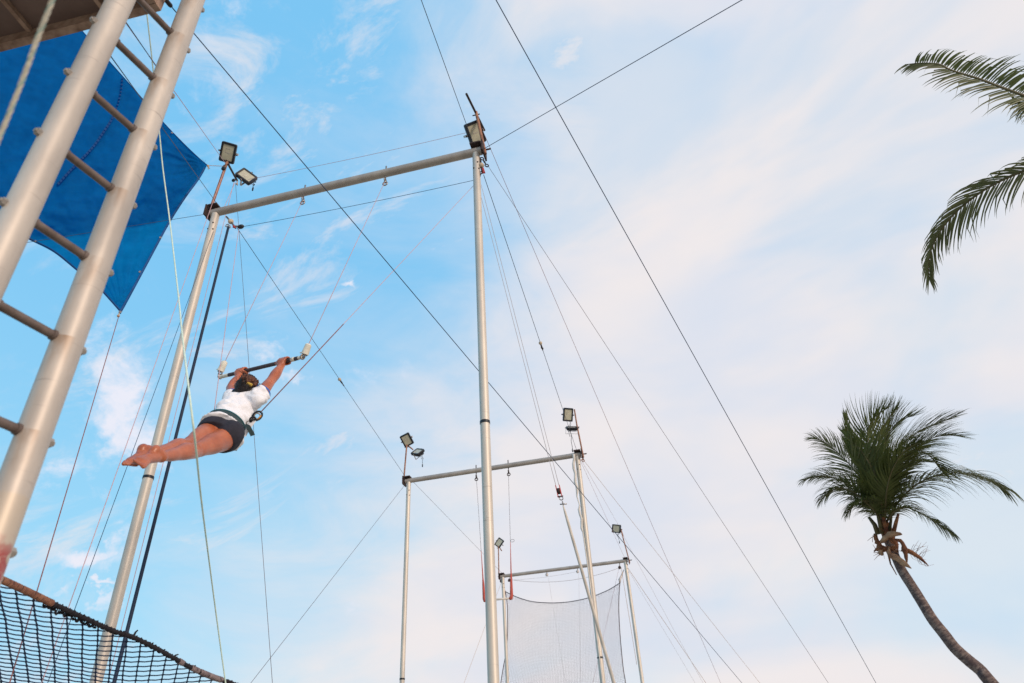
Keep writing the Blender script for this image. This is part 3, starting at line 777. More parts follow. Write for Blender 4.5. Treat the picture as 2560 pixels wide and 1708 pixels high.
# ------------------------------------------------------------------ ladder
def rail_line(px, D):
    """vertical rail whose centre is seen at these pixels, at horizontal distance D"""
    az = np.mean([math.atan2(ray(*p)[0], ray(*p)[1]) for p in px])
    return np.array([math.sin(az) * D, math.cos(az) * D, 0])
RRl = rail_line([(478, 0), (331, 427), (175, 850)], 2.36)
LRl = rail_line([(296, 0), (107, 427)], 2.235)
def rail_z(px, P):
    d = ray(*px); return CAMZ + d[2] / math.hypot(d[0], d[1]) * math.hypot(P[0], P[1])
lad = thing('ladder', 'tall steel ladder of two thick pipes with bolted rungs, up to the platform', 'ladder', (lerp(RRl, LRl, .5)))
RADR, RADL = .0480, .0505
MB().tube([RRl + UP * -.05, RRl + UP * 6.2], RADR, 28).build('rail', 'rail', lad, autos=True, label='ladder pipe on the side away from the platform, red paint flaking near its foot')
MB().tube([LRl + UP * -.05, LRl + UP * 6.2], RADL, 28).build('rail', 'rail_left', lad, autos=True, label='thicker-looking ladder pipe nearer the platform rope')
zr = [rail_z(p, RRl) for p in [(422, 90), (383, 206), (335, 335), (280, 486), (219, 653), (145, 850), (49, 1083)]]
rz0, rz1 = zr[-1], zr[0]; stp = (rz0 - rz1) / -6
acr = nrm(RRl - LRl)
BAND_Z = rail_z((20, 1235), RRl)
RAIL_C = [RRl[0], RRl[1], 0]; RAIL_DIR = nrm(nrm(-RRl) * .8 - acr * .62); RUNG_Z0 = rz0; RUNG_STEP = stp
patch_painted_rail(MT['rail'])
cdir = nrm(np.array([-(RRl + LRl)[0], -(RRl + LRl)[1], 0]))
rst = MB()
for k in range(-4, 11):
    z = rz0 + k * stp
    if z > 6: break
    a = LRl + UP * z + acr * (RADL * .6); b = RRl + UP * z - acr * (RADR * .55)
    MB().tube([a, lerp(a, b, .12), lerp(a, b, .5), lerp(a, b, .88), b], [.0155, .0145, .0145, .0145, .0165], 14).build('rung', 'rung', lad)
    # collars with a lighter weld bead where the rung meets the pipe
    MB().tube([b - acr * .030, b - acr * .008], .0185, 12).build('rung_collar', 'rung', lad, autos=True)
    MB().tube([a + acr * .008, a + acr * .026], .018, 12).build('rung_collar', 'rung', lad, autos=True)
    # bolt heads on the far sides of both pipes, dimples on the near side
    for (P, s_, r_) in ((LRl, -1, RADL), (RRl, 1, RADR)):
        c_ = P + UP * z + acr * s_ * (r_ - .004)
        bl = MB(); bl.tube([c_, c_ + acr * s_ * .016], .0150, 6); bl.tube([c_ + acr * s_ * .016, c_ + acr * s_ * .022], .0085, 8); bl.build('bolt', 'bolt', lad, autos=True)
    wd = MB(); c_ = b + UP * .028 + cdir * .018 + acr * .012; wd.ball(c_, [acr * .020, cdir * .010, UP * .016], 12, 8); wd.build('weld_bead', 'rail', lad)

# ------------------------------------------------------------------ platform
ZP = CAMZ + 3.45
c1 = atZ(403, 26, ZP); c0 = atZ(-330, 214, ZP)
ed = nrm(c1 - c0); inn = np.cross(UP, ed)
if inn @ (c1 - C0 * 0) > 0: inn = inn
# the platform lies towards higher pixels, over and behind the camera's left
q = atZ(200, -200, ZP); 
if inn @ (q - c1) < 0: inn = -inn
plat = thing('platform', 'brown trapeze board platform seen from below behind the ladder top', 'platform', (c0 + c1) / 2)
wdt = .95; ln_ = np.linalg.norm(c1 - c0) + .2
mid = lambda a, b: c1 - ed * a + inn * b
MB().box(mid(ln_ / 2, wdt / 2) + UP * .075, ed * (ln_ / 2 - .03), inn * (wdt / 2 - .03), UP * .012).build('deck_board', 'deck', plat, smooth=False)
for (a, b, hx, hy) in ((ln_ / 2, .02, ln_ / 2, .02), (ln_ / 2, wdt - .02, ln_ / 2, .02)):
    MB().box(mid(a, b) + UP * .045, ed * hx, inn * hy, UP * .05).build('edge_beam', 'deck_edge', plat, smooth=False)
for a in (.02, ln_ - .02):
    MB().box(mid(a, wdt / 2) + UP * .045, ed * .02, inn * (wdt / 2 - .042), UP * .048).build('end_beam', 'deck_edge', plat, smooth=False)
for a in [float((c1 - atZ(x_, y_, ZP + .03)) @ ed) for x_, y_ in ((78, 88), (252, 20))] + [float((c1 - atZ(78, 88, ZP + .03)) @ ed) * 2 - float((c1 - atZ(252, 20, ZP + .03)) @ ed)]:
    if a < ln_ - .1:
        MB().box(mid(a, wdt / 2) + UP * .048, ed * .011, inn * (wdt / 2 - .042), UP * .014).build('cross_rib', 'deck_edge', plat, smooth=False)
# two brackets that carry the board on the ladder rails, out of the picture above
for P in (LRl, RRl):
    e_ = mid(.3, .5)
    MB().tube([P + UP * (ZP + .12), np.array([e_[0], e_[1], ZP + .12])], .02, 8).build('support_bracket', 'rung', plat)

# ------------------------------------------------------------------ tarpaulin
K_TR = atV(518, 413, V1 - .12); K_B = atV(302, 783, V1 - .45); K_A = atV(150, 10, V1 - 1.25)
pn = nrm(np.cross(K_B - K_TR, K_A - K_TR))
if pn @ (C0 - K_TR) < 0: pn = -pn
def onp(x, y, off=0.0):
    d = ray(x, y); return C0 + d * (((K_TR - C0) @ pn + off) / (d @ pn)) 
def curve(pts, n):
    P = [np.array(p, float) for p in pts]; seg = [0]
    for i in range(1, len(P)): seg.append(seg[-1] + np.linalg.norm(P[i] - P[i - 1]))
    out = []
    for k in range(n + 1):
        s_ = seg[-1] * k / n
        i = max(j for j in range(len(P)) if seg[j] <= s_ + 1e-9); i = min(i, len(P) - 2)
        t = (s_ - seg[i]) / (seg[i + 1] - seg[i])
        p0 = P[max(i - 1, 0)]; p1 = P[i]; p2 = P[i + 1]; p3 = P[min(i + 2, len(P) - 1)]
        out.append(.5 * ((2 * p1) + (-p0 + p2) * t + (2 * p0 - 5 * p1 + 4 * p2 - p3) * t * t + (-p0 + 3 * p1 - 3 * p2 + p3) * t ** 3))
    return out
NS, NT = 150, 150
top = curve([(110, -40), (150, 12), (207, 79), (273, 153), (358, 249), (410, 308), (460, 360), (500, 398), (518, 413)], NS)
rgt = curve([(518, 413), (500, 446), (463, 497), (425, 557), (388, 625), (345, 705), (318, 755), (302, 783)], NT)
bot = curve([(-200, 490), (-100, 530), (0, 562), (75, 601), (135, 632), (195, 680), (230, 705), (262, 738), (302, 783)], NS)
lft = curve([(110, -40), (0, 130), (-120, 330), (-200, 490)], NT)
def coons(s_, t_, i, j):
    a = top[i] * (1 - t_) + bot[i] * t_; b = lft[j] * (1 - s_) + rgt[j] * s_
    c = (1 - s_) * (1 - t_) * top[0] + s_ * (1 - t_) * top[-1] + (1 - s_) * t_ * bot[0] + s_ * t_ * bot[-1]
    return a + b - c
def seam_y(x): return 604 + (x - 75) * (550 - 604) / (430 - 75) + 8 * math.sin(max(0, min(1, (x - 75) / 355)) * math.pi)
def tarp_off(x, y):
    dy = seam_y(x) - y          # positive above the seam
    e = -0.17 * math.exp(-abs(dy) / 60) if dy > 0 else -0.17 * math.exp(-abs(dy) / 170)
    d1 = math.hypot(x - 518, y - 413); d2 = math.hypot(x - 302, y - 783)
    w = .013 * math.sin(math.atan2(y - 783, x - 302) * 34 + 2 * mnoise.noise(Vector((x / 40, y / 40, 9)))) * math.exp(-d2 / 190) * min(1, d2 / 40) + .016 * math.sin(math.atan2(y - 413, x - 518) * 26 + 2 * mnoise.noise(Vector((x / 40, y / 40, 8)))) * math.exp(-d1 / 210) * min(1, d1 / 50)
    w += .022 * math.sin((y + x * .22) / 17 + 2.5 * mnoise.noise(Vector((x / 90, y / 60, 0)))) * math.exp(-((y - 500) / 120) ** 2)
    w += .02 * mnoise.noise(Vector((x / 120, y / 80, 3))) + .012 * mnoise.noise(Vector((x / 30, y / 22, 5))) + .005 * mnoise.noise(Vector((x / 14, y / 9, 6)))
    return e + w
tp_ = MB()
NS2, NT2 = NS, NT
for j in range(NT + 1):
    for i in range(NS + 1):
        p = coons(i / NS, j / NT, i, j)
        tp_.v.append(tuple(onp(p[0], p[1], tarp_off(p[0], p[1]))))
for j in range(NT):
    for i in range(NS):
        a = j * (NS + 1) + i; tp_.f.append((a, a + 1, a + NS + 2, a + NS + 1))
# the blue woven sheet: lets sky light through
def tarp_mat():
    m = mat('blue_tarpaulin', (0.001, 0.225, 0.57), 0.7, 0, col2=(0.001, 0.17, 0.46), scale=7, trans=.66, bump=.22, lo=.3, hi=.7, spec=.08)
    return m
MT['tarp'] = tarp_mat()
MT['hem'] = mat('tarp_hem', (0.006, 0.09, 0.32), 0.6, 0, scale=20, trans=.2)
MT['tarp_dash'] = mat('dark_tarp_dash', (0.001, 0.05, 0.20), 0.9, 0, scale=20)
tarp = thing('tarpaulin', 'blue tarpaulin stretched behind the ladder, its corner tied to the lamp mast', 'tarpaulin', K_B)
sh_ = tp_.build('sheet', 'tarp', tarp)
# unseen second layer added behind the part above the rope, dims light coming through
t2 = MB()
for j in range(NT + 1):
    for i in range(NS + 1):
        p = coons(i / NS, j / NT, i, j); t2.v.append(tuple(onp(p[0], p[1], tarp_off(p[0], p[1]) - .03 - .0)))
for j in range(NT):
    for i in range(NS):
        p = coons((i + .5) / NS, (j + .5) / NT, i, j)
        if p[1] < seam_y(p[0]) - 3:
            a = j * (NS + 1) + i; t2.f.append((a, a + 1, a + NS + 2, a + NS + 1))
t2.build('added_back_layer', 'tarp', tarp)
def hem(pts, r=.010):
    MB().tube([onp(p[0], p[1], tarp_off(p[0], p[1]) + .004) for p in pts], r, 6, flat=.5).build('hem', 'hem', tarp)
hem([p + np.array([-3, 0]) for p in rgt[4:]], .014); hem([p + np.array([1, -3]) for p in bot], .014); hem(top, .006)
dash = curve([(306, 195), (303, 225), (294, 262), (280, 297), (261, 327), (237, 362), (210, 392), (177, 425), (140, 466)], 78)
dm = MB()  # curved row of dark dashes laid just off the sheet
for k in range(0, 76, 2):
    if k > 44 and k % 4: pass
    a, b = dash[k], dash[min(k + (1 if k < 22 else 2), 78)]
    b = lerp(a, b, .75)
    w = 3.0 if k > 18 else 2.2
    nx = nrm([-(b - a)[1], (b - a)[0]]) * w
    q_ = [a - nx, b - nx, b + nx, a + nx]
    vs = [onp(p[0], p[1], tarp_off(p[0], p[1]) + .030) for p in q_] + [onp(p[0], p[1], tarp_off(p[0], p[1]) + .004) for p in q_]
    dm.add(vs, [(0, 1, 2, 3), (7, 6, 5, 4), (0, 4, 5, 1), (1, 5, 6, 2), (2, 6, 7, 3), (3, 7, 4, 0)])
dm.build('dark_dashes', 'tarp_dash', tarp, smooth=False, kind='stuff')
for (x, y) in ((88, 603), (401, 594), (350, 680), (300, 780), (430, 332)):
    gm = MB(); p = onp(x, y, tarp_off(x, y) + .012); torus(gm, p, .009, .004, nrm(np.cross(pn, UP)), nrm(np.cross(pn, np.cross(pn, UP)))); gm.build('eyelet', 'bolt', tarp)
fr = MB()
for k in range(9):
    p = onp(506 + rnd.uniform(-6, 6), 404 + rnd.uniform(-4, 5), 0.01); fr.tube([p, p + np.array([rnd.uniform(-.03, .03), rnd.uniform(-.02, .02), rnd.uniform(.0, .05)])], .0012, 4)
fr.build('frayed_corner', 'tarp', tarp)

# ------------------------------------------------------------------ floodlights
def floodlight(cx, cy, V_, w, h, ang, yaw, pitch, label, brk=1, cord=True, dist=None, plug=.35):
    """body centred on a pixel ray at depth V_; ang turns it in its own plane; yaw and pitch turn its face off the camera"""
    P = atV(cx, cy, V_) if dist is None else atD(cx, cy, dist)
    n = nrm(C0 - P)
    up = nrm(UP - n * (UP @ n)); rt = np.cross(up, n)
    def rot(v, ax, a):
        return v * math.cos(a) + np.cross(ax, v) * math.sin(a) + ax * (ax @ v) * (1 - math.cos(a))
    a = math.radians
    X, Y, Z = rt, up, n
    X, Y = rot(X, Z, a(ang)), rot(Y, Z, a(ang))
    X, Z = rot(X, Y, a(yaw)), rot(Z, Y, a(yaw))
    Y, Z = rot(Y, X, a(pitch)), rot(Z, X, a(pitch))
    root = thing('floodlight', label, 'floodlight', P, 'floodlights on the lamp masts')
    # bezel: rounded rectangle ring with depth
    def rr(wx, hy, r, z, seg=4):
        out = []
        for (sx, sy, a0) in ((1, 1, 0), (-1, 1, 90), (-1, -1, 180), (1, -1, 270)):
            for k in range(seg + 1):
                t = a(a0 + 90 * k / seg)
                out.append(P + X * (sx * (wx - r) + r * math.cos(t)) + Y * (sy * (hy - r) + r * math.sin(t)) + Z * z)
        return out
    L_ = [rr(w * .5, h * .5, .018, -.020), rr(w * .5, h * .5, .018, .012), rr(w * .48, h * .48, .016, .020), rr(w * .36, h * .385, .004, .018), rr(w * .355, h * .38, .004, .008), rr(w * .45, h * .45, .01, -.035)]
    n_ = len(L_[0]); order = [5, 0, 1, 2, 3, 4]
    vs = sum([L_[i] for i in order], []); fs = []
    for i in range(5):
        for k in range(n_): fs.append((i * n_ + k, i * n_ + (k + 1) % n_, (i + 1) * n_ + (k + 1) % n_, (i + 1) * n_ + k))
    fs.append(tuple(range(n_))[::-1])
    mb = MB().add(vs, fs)
    for k in range(7):      # cooling fins on the back
        mb.box(P + X * ((k - 3) * w * .11) - Z * .045, X * .003, Y * h * .38, Z * .014)
    mb.build('housing', 'black', root, autos=True)
    gl = rr(w * .357, h * .382, .004, .012)
    MB().add(gl, [tuple(range(n_))]).build('glass', 'glass', root, smooth=False)
    # pale reflector ring and the LED board behind the glass
    lm = MB()
    lm.box(P + Z * .0135, X * w * .16, Y * h * .012 , Z * .0008); lm.box(P + Z * .0135 + Y * h * .2, X * w * .16, Y * h * .008, Z * .0008); lm.box(P + Z * .0135 - X * w * .16 + Y * h * .1, X * w * .008, Y * h * .1, Z * .0008)
    lm.build('led_board', 'bracket', root, smooth=False)
    if brk:
        s_ = brk
        e1 = P + X * s_ * (w * .5 + .012) - Z * .01; 
        bk = MB()
        bk.box(P - X * (w * .5 + .008) - Z * .045, X * .002, Y * .011, Z * .055)
        bk.box(P + X * (w * .5 + .008) - Z * .045, X * .002, Y * .011, Z * .055)
        bk.box(P - Z * .102, X * (w * .5 + .010), Y * .011, Z * .002)
        bk.build('bracket', 'bracket', root, smooth=False)
    kn = MB()
    for s_ in (-1, 1): kn.tube([P + X * s_ * (w * .5), P + X * s_ * (w * .5 + .022)], .010, 8)
    kn.build('side_knob', 'black', root)
    if cord:
        p0 = P - Y * (h * .45) + X * w * .2 - Z * .02; cm = MB(); pts = [p0]
        ln = plug
        for k in range(1, 17):
            t = k / 16
            pts.append(p0 - UP * ln * t + rt * .022 * math.sin(t * 15) * (1 - t) + n * .015 * math.cos(t * 13))
        cm.tube(pts, .0045, 6)
        cm.tube([p0 - UP * ln, p0 - UP * (ln + .045)], [.011, .009], 8)
        pts = [p0 - UP * ln * .1, p0 - UP * ln * .3 - rt * .035, p0 - UP * ln * .55 - rt * .02, p0 - UP * ln * .5 + rt * .01]
        cm.tube(pts, .004, 6)
        cm.build('power_cord', 'black', root)
    return root


floodlight(570, 382, V1 - .02, .175, .235, 2, -14, 6, 'tall black-framed floodlight on top of the left mast of the nearest frame', cord=False)
floodlight(616, 441, V1 + .50, .170, .225, 50, 36, -30, 'lower tilted floodlight beside the tarpaulin corner, cord dangling', plug=.13)
floodlight(1188, 333, V1 + .10, .185, .245, 20, 22, 4, 'floodlight behind the rusty mast at the right end of the nearest crossbar', cord=False)
floodlight(1017, 1100, V2 - .05, .185, .225, 28, -14, 8, 'upper floodlight at the left end of the middle frame', cord=False)
floodlight(1044, 1130, V2 + .35, .18, .22, 38, 30, -64, 'flat-tilted floodlight just below another, left end of the middle frame', plug=.25)
floodlight(1420, 1037, V2 - .02, .175, .235, -10, 14, -2, 'upright floodlight left of the mast at the right end of the middle frame', plug=.55)
floodlight(1430, 1070, V2 + .05, .20, .22, -6, 4, -84, 'floodlight seen edge-on below the upright one, right end of the middle frame', cord=False)
floodlight(1248, 1357, V3, .17, .22, -38, -24, 0, 'small floodlight tilted on the left mast of the farthest frame', cord=False)
floodlight(1541, 1322, V3, .22, .20, -12, -16, 0, 'small floodlight by the right mast of the farthest frame', plug=.22)

# ------------------------------------------------------------------ ball stoppers and corner rigging
def rig_knot(P, s, label, ball_=True, strap_=True):
    r = thing('rigging_fitting', label, 'rigging fitting', P)
    if ball_: MB().ball(P, .030 * s, 14, 10).build('ball', 'wood_ball', r)
    return r
Bl1 = atV(577, 554, V1); rg = rig_knot(Bl1, 1.0, 'pale ball stopper with red strap and shackles under the left end of the nearest crossbar')
mb = MB(); mb.tube([atV(566, 542, V1), Bl1], .010, 8); mb.tube([Bl1, atV(586, 566, V1), atV(597, 566, V1)], .011, 8); torus(mb, atV(568, 564, V1), .018, .006, UX, UP); torus(mb, atV(574, 567, V1), .014, .005, VX, UP); mb.build('shackle', 'steel', rg)
mb = MB(); mb.tube([atV(583, 564, V1 - .02), atV(589, 571, V1 - .02), atV(583, 568, V1 - .02)], .009, 8); mb.build('strap', 'red', rg)
mb = MB(); mb.ball(atV(602, 567, V1), [UX * .038, VX * .024, UP * .026], 12, 8); mb.build('pulley', 'black', rg)
Br1 = atV(1203, 414, V1); rg = rig_knot(Br1, 1.0, 'pale ball stopper with red strap beside the top of the right near pole')
mb = MB(); mb.tube([atV(1200, 395, V1), Br1, atV(1206, 432, V1)], .010, 8); torus(mb, atV(1203, 432, V1), .016, .006, UX, UP); mb.tube([atV(1201, 434, V1), atV(1200, 441, V1)], .008, 6); mb.build('shackle', 'dark_rust', rg)
mb = MB(); mb.tube([atV(1207, 421, V1 - .02), atV(1211, 433, V1 - .02), atV(1206, 432, V1)], .011, 8); mb.build('strap', 'red', rg)

cables = []
def C_(*a, **k):
    o = cable(*a, **k); cables.append(o); return o

A_E = atV(590, 566, V1)
bE = lerp(A_E, atV(1020, 1198, V2), 0)
E_end = ML + UP * .06 - UX * .05
C_('wire_rope', 'black wire rope from the ball fitting down to the middle frame\'s left end', A_E, E_end, .006, 'cable_dark')
F_st = atV(1209, 437, V1); F_end = MR + UP * .08
C_('wire_rope', 'black wire rope from the right near pole down to the middle frame\'s right end', F_st, F_end, .006, 'cable_dark')
def on_line(A, B, px, py):
    """point of the segment nearest to a pixel ray"""
    best = None
    for k in range(401):
        p = lerp(A, B, k / 400); c = (p - C0) @ RM; x = CX + FPX * c[0] / -c[2]; y = CY - FPX * c[1] / -c[2]
        e = (x - px) ** 2 + (y - py) ** 2
        if best is None or e < best[0]: best = (e, p, k / 400)
    return best[1]
for (A, B, px, py, lb) in ((A_E, E_end, 848, 949, 'small ball stopper on the wire rope right of the trapeze'), (F_st, F_end, 1349, 859, 'small ball stopper on the wire rope right of the tall near pole')):
    p = on_line(A, B, px, py); d = nrm(B - A)
    r = thing('ball_stopper', lb, 'ball stopper', p, 'ball stoppers on the wire ropes')
    MB().ball(p, .024, 12, 8).build('ball', 'wood_ball', r)
    mb = MB(); mb.tube([p + d * .03, p + d * .10], .011, 8); torus(mb, p + d * .12, .016, .006, d, nrm(np.cross(d, VX))); mb.tube([p + d * .13, p + d * .17], .008, 6); mb.build('clamp', 'dark_rust', r)

# guys and overhead wires
g1 = NR + UP * .085
eye = MB(); torus(eye, np.zeros(3), .026, .008, UX, UP); eye.tube([-UP * .03, -UP * .075], .008, 6)
o = eye.build('eye_bolt', 'dark_rust'); o.location = vec(atV(1184, 362, V1)); tag(o, 'eye bolt on the plate at the right end of the nearest crossbar', 'eye bolt')
C_('wire_rope', 'thin black wire rope rising steeply from behind the right near floodlight', atV(1183, 358, V1), atZ(1053, 0, CAMZ + 5.45), .0055, 'cable_dark', ext=True)
C_('wire_rope', 'long blue-black wire rope rising to the upper right from the near right pole top', atV(1205, 375, V1), atZ(1855, 0, CAMZ + 4.7), .0062, 'cable_blue', ext=True)
a_, b_2 = atD(1240, 0, 5.6), atD(2190, 1708, 13.0)
C_('wire_rope', 'blue-black wire rope crossing the open sky right of the frames', a_ - (b_2 - a_) * .18, b_2, .0068, 'cable_blue', ext=True)
a_, b_2 = atD(416, 2, 4.9), atD(1855, 1708, 12.5)
D0 = a_ - (b_2 - a_) * .16
C_('wire_rope', 'long dark wire rope running corner to corner in front of the near crossbar', D0, b_2, .0065, 'cable_blue', ext=True)
sw = MB(); d_ = nrm(b_2 - a_); sw.tube([d_ * -.25, d_ * .03, d_ * .04], [.013, .013, .008], 10); o = sw.build('swage_sleeve', 'black'); o.location = vec(a_); tag(o, 'black swage sleeve on the long wire rope at the top left edge', 'swage')
C_('wire_rope', 'dull wire rope from the shackle on the near right pole, reaching the bottom right', atV(1222, 418, V1), atD(2071, 1708, 10.5), .0042, 'cable_steel', ext=True)
C_('cord', 'red-brown cord from the right near mast to the ground behind the frames', atV(1207, 327, V1 + .1), atD(1806, 1708, 15.0), .0045, 'cord_red', sag=.12, ext=True)
ch = MB()
for k, (x, y) in enumerate(((1205, 397), (1211, 405), (1217, 414))):
    p = atV(x, y, V1); d_ = nrm(atV(1222, 418, V1) - atV(1203, 394, V1))
    torus(ch, p - atV(1211, 405, V1), .016, .006, d_ * 1.5, VX if k % 2 else UX)
o = ch.build('shackle_chain', 'dark_rust'); o.location = vec(atV(1211, 405, V1)); tag(o, 'rusty shackle chain at the right end of the nearest crossbar', 'shackle')

# left bundle
C_('bungee', 'thick navy sleeved bungee running down beside the left near pole', atV(571, 568, V1 - .02), atV(285, 1708, V1 - .5), .0130, 'bungee', cat='bungee', ext=True, sides=10)
C_('cord', 'pink cord from the left lamp mast pulley slanting down to the lower left', atV(559, 430, V1 - .03), atV(104, 1708, V1 - 1.2), .0048, 'cord_pink', ext=True)
C_('wire_rope', 'thin dark blue wire rope emerging behind the left near pole', atV(548, 540, V1 + .06), atV(119, 1708, V1 - 1.1), .0040, 'cable_blue', ext=True)
C_('cord', 'brown tie cord hanging from the lowest corner of the tarpaulin', onp(298, 787), atV(24, 1708, V1 - 1.6), .0058, 'cord_red', ext=True)
kt = MB(); kt.ball(np.zeros(3), .014, 8, 6); kt.tube([UP * -.01, UP * .03], .006, 6); o = kt.build('knot', 'cord_tan'); o.location = vec(onp(296, 790)); tag(o, 'knot just under the tarpaulin\'s lowest corner', 'knot')
C_('cord', 'pale pink cord running down close behind the left near pole', atV(585, 456, V1 + .25), atV(269, 1708, V1 + .15), .0052, 'cord_pink', ext=True)
C_('cord', 'second pale cord between mast arm pulley and left pole top', atV(588, 456, V1 + .25), atV(561, 517, V1 + .05), .005, 'cord_pink')
C_('cord', 'dark thin cord hanging from the mast arm past the person to the bottom edge', atV(589, 461, V1 + .30), atV(681, 1708, V1 + .9), .0042, 'cable_steel', ext=True)
C_('safety_line', 'pale safety line down to the person\'s left hip', atV(597, 572, V1 - .02), lerp(atV(597, 572, V1 - .02), CARL, .97), .0048, 'cord_pink', cat='safety line')
C_('safety_line', 'long safety line slanting from the right near pole to the person\'s right hip', atV(1186, 462, V1 + .04), CARR + nrm(atV(1186, 462, V1) - CARR) * .03, .0046, 'cord_pink', cat='safety line')
tk = MB(); s0 = CARR; s1 = atV(1186, 462, V1 + .04); tk.tube([np.zeros(3), lerp(s0, s1, .28) - s0], .0034, 8); 
o = tk.build('rope_splice', 'cord_red'); o.location = vec(s0 + nrm(s1 - s0) * .03); tag(o, 'darker spliced end of the safety line at the person\'s right hip', 'rope splice')
C_('cord', 'pink cord slung between the two masts above the nearest crossbar', atV(620, 449, V1 + .45), atV(1207, 322, V1 + .2), .0045, 'cord_pink', sag=.03)
C_('wire_rope', 'navy wire rope slung just below the nearest crossbar', atV(606, 567, V1), atV(1184, 451, V1 + .02), .0048, 'cable_blue', sag=.02)
C_('wire_rope', 'thin wire rope from the tarpaulin\'s fold to the left near pole top', onp(20, 614, -.03), atV(526, 534, V1), .0045, 'cable_blue')
C_('wire_rope', 'black wire rope crossing over the tarpaulin up to the left pole top plate', atV(543, 510, V1), atD(277, 141, 4.3), .0052, 'cable_dark', ext=False)
C_('cord', 'brown cord from the left mast head up behind the ladder to the platform', atV(566, 412, V1), atD(305, 44, 4.5), .0048, 'cord_pink')
C_('wire_rope', 'dark wire rope beside the brown cord between the ladder pipes', atD(303, 38, 4.5), atD(398, 177, 4.9), .005, 'cable_blue')
C_('cord', 'short tan tie cord from the tarpaulin corner to the lamp mast', onp(519, 414, .0), atV(566, 416, V1 - .02), .0065, 'cord_tan')
kt = MB(); kt.ball(np.zeros(3), .015, 8, 6); kt.tube([np.zeros(3), np.array([.03, 0, -.05])], [.006, .004], 6); kt.tube([np.zeros(3), np.array([.015, 0, -.06])], [.006, .004], 6); o = kt.build('knot', 'cord_tan'); o.location = vec(onp(520, 415)); tag(o, 'tan knot at the tarpaulin corner nearest the lamp mast', 'knot')
pu = MB(); pu.ball(np.zeros(3), [UX * .030, VX * .018, UP * .032], 12, 8); pu.tube([UP * .02, UP * .05], .008, 6); o = pu.build('pulley', 'black'); o.location = vec(atV(559, 421, V1 - .02)); tag(o, 'black pulley at the head of the left near mast', 'pulley')
pu = MB(); pu.ball(np.zeros(3), [UX * .026, VX * .018, UP * .024], 12, 8); o = pu.build('pulley', 'black'); o.location = vec(atV(584, 451, V1 + .3)); tag(o, 'smaller black pulley on the end of the left mast arm', 'pulley')
kt = MB(); kt.ball(np.zeros(3), .012, 8, 6); kt.tube([UP * .05, -UP * .03 + UX * .02], .006, 6); o = kt.build('knot', 'cord_tan'); o.location = vec(atV(591, 460, V1 + .3)); tag(o, 'small knot hanging below the left mast arm', 'knot')

# rope curtain in front of the person
gp = curve([(366, 24), (384, 185), (399, 337), (407, 420), (425, 557), (447, 749), (457, 850), (488, 1105), (507, 1280), (564, 1708), (610, 2000)], 60)
gd = [5.2 - 2.3 * math.exp(-((i - 31) / 11.0) ** 2) for i in range(61)]
P = [atD(p[0], p[1], d) for p, d in zip(gp, gd)]
o = MB().tube([p - P[0] for p in P], .0040, 8).build('rope', 'cord_green'); o.location = vec(P[0]); tag(o, 'pale green rope hanging from the platform corner across the person\'s calves', 'rope')
# thick cream rope by the camera, three twisted strands with a green tracer
cp_ = curve([(190, -160), (131, 0), (96, 90), (58, 195), (6, 325), (-60, 480), (-200, 800)], 60)
P = [atD(p[0], p[1], 1.72) for p in cp_]
MT['rope_cream'] = mat('cream_rope', (0.72, 0.66, 0.55), 0.85, 0, col2=(.55, .52, .44), scale=80, bump=.5)
MT['tracer'] = mat('green_tracer', (0.30, 0.52, 0.47), 0.85, 0, scale=50)
rr_ = thing('rope', 'thick cream braided rope with green tracer hanging at the top left corner', 'rope', P[0])
MB().tube(P, .0034, 10).build('core', 'rope_cream', rr_)
Pd = []; 
for i in range(60 * 5 + 1):
    k = min(i // 5, 59); t = i / 5 - k; Pd.append(lerp(P[k], P[k + 1], t))
T_ = nrm(Pd[-1] - Pd[0]); x_ = nrm(np.cross(T_, UP)); y_ = np.cross(T_, x_)
for q_ in range(4):
    st_ = MB(); pts = [p + (x_ * math.cos(i * .30 + q_ * math.pi / 2) + y_ * math.sin(i * .30 + q_ * math.pi / 2)) * (.0037 if q_ == 3 else .0026) for i, p in enumerate(Pd)]
    st_.tube(pts, .0010 if q_ == 3 else .0022, 5).build('strand', 'tracer' if q_ == 3 else 'rope_cream', rr_)

# right-hand tackle: two parallel lines, red block, white padded tube
TKv = V1 + 1.6
tk_end = atV(1393, 1212, TKv)
C_('cord', 'left of two close grey cords from the near right pole to the red block', atV(1197, 470, V1 + .05), tk_end - UX * .015, .0045, 'cord_grey')
C_('cord', 'right of two close grey cords from the near right pole to the red block', atV(1203, 462, V1 - .02), tk_end + UX * .015, .0045, 'cord_grey')
bk = thing('pulley_block', 'red pulley block with shackles above the long white padded tube', 'pulley block', tk_end)
mb = MB(); c_ = atV(1397, 1228, TKv); td = nrm(atV(1403, 1255, TKv) - tk_end)
mb.box(c_ - UX * .018, UX * .003, td * .06, VX * .018); mb.box(c_ + UX * .018, UX * .003, td * .06, VX * .018); mb.build('cheek_plate', 'red', bk, smooth=False)
mb = MB(); mb.tube([c_ - UX * .014, c_ + UX * .014], .030, 14); mb.tube([c_ + td * .055 - UX * .025, c_ + td * .055 + UX * .03], .006, 8); mb.build('sheave', 'dark_rust', bk)
mb = MB(); torus(mb, atV(1403, 1246, TKv), .018, .005, UX, td); torus(mb, atV(1407, 1258, TKv), .017, .005, VX, td); mb.tube([atV(1400, 1261, TKv), atV(1417, 1260, TKv)], .006, 8); mb.build('shackle', 'steel', bk)
wtop = atV(1408, 1264, TKv); wb = atV(1535, 1708, TKv + .9)
wg = to_ground(wtop, wb)
tb_ = MB(); tb_.tube([lerp(wtop, wg, t) - wtop for t in (0, .012, .03, .3, .6, .97, 1)], [.007, .011, .014, .0165, .017, .017, .012], 14)
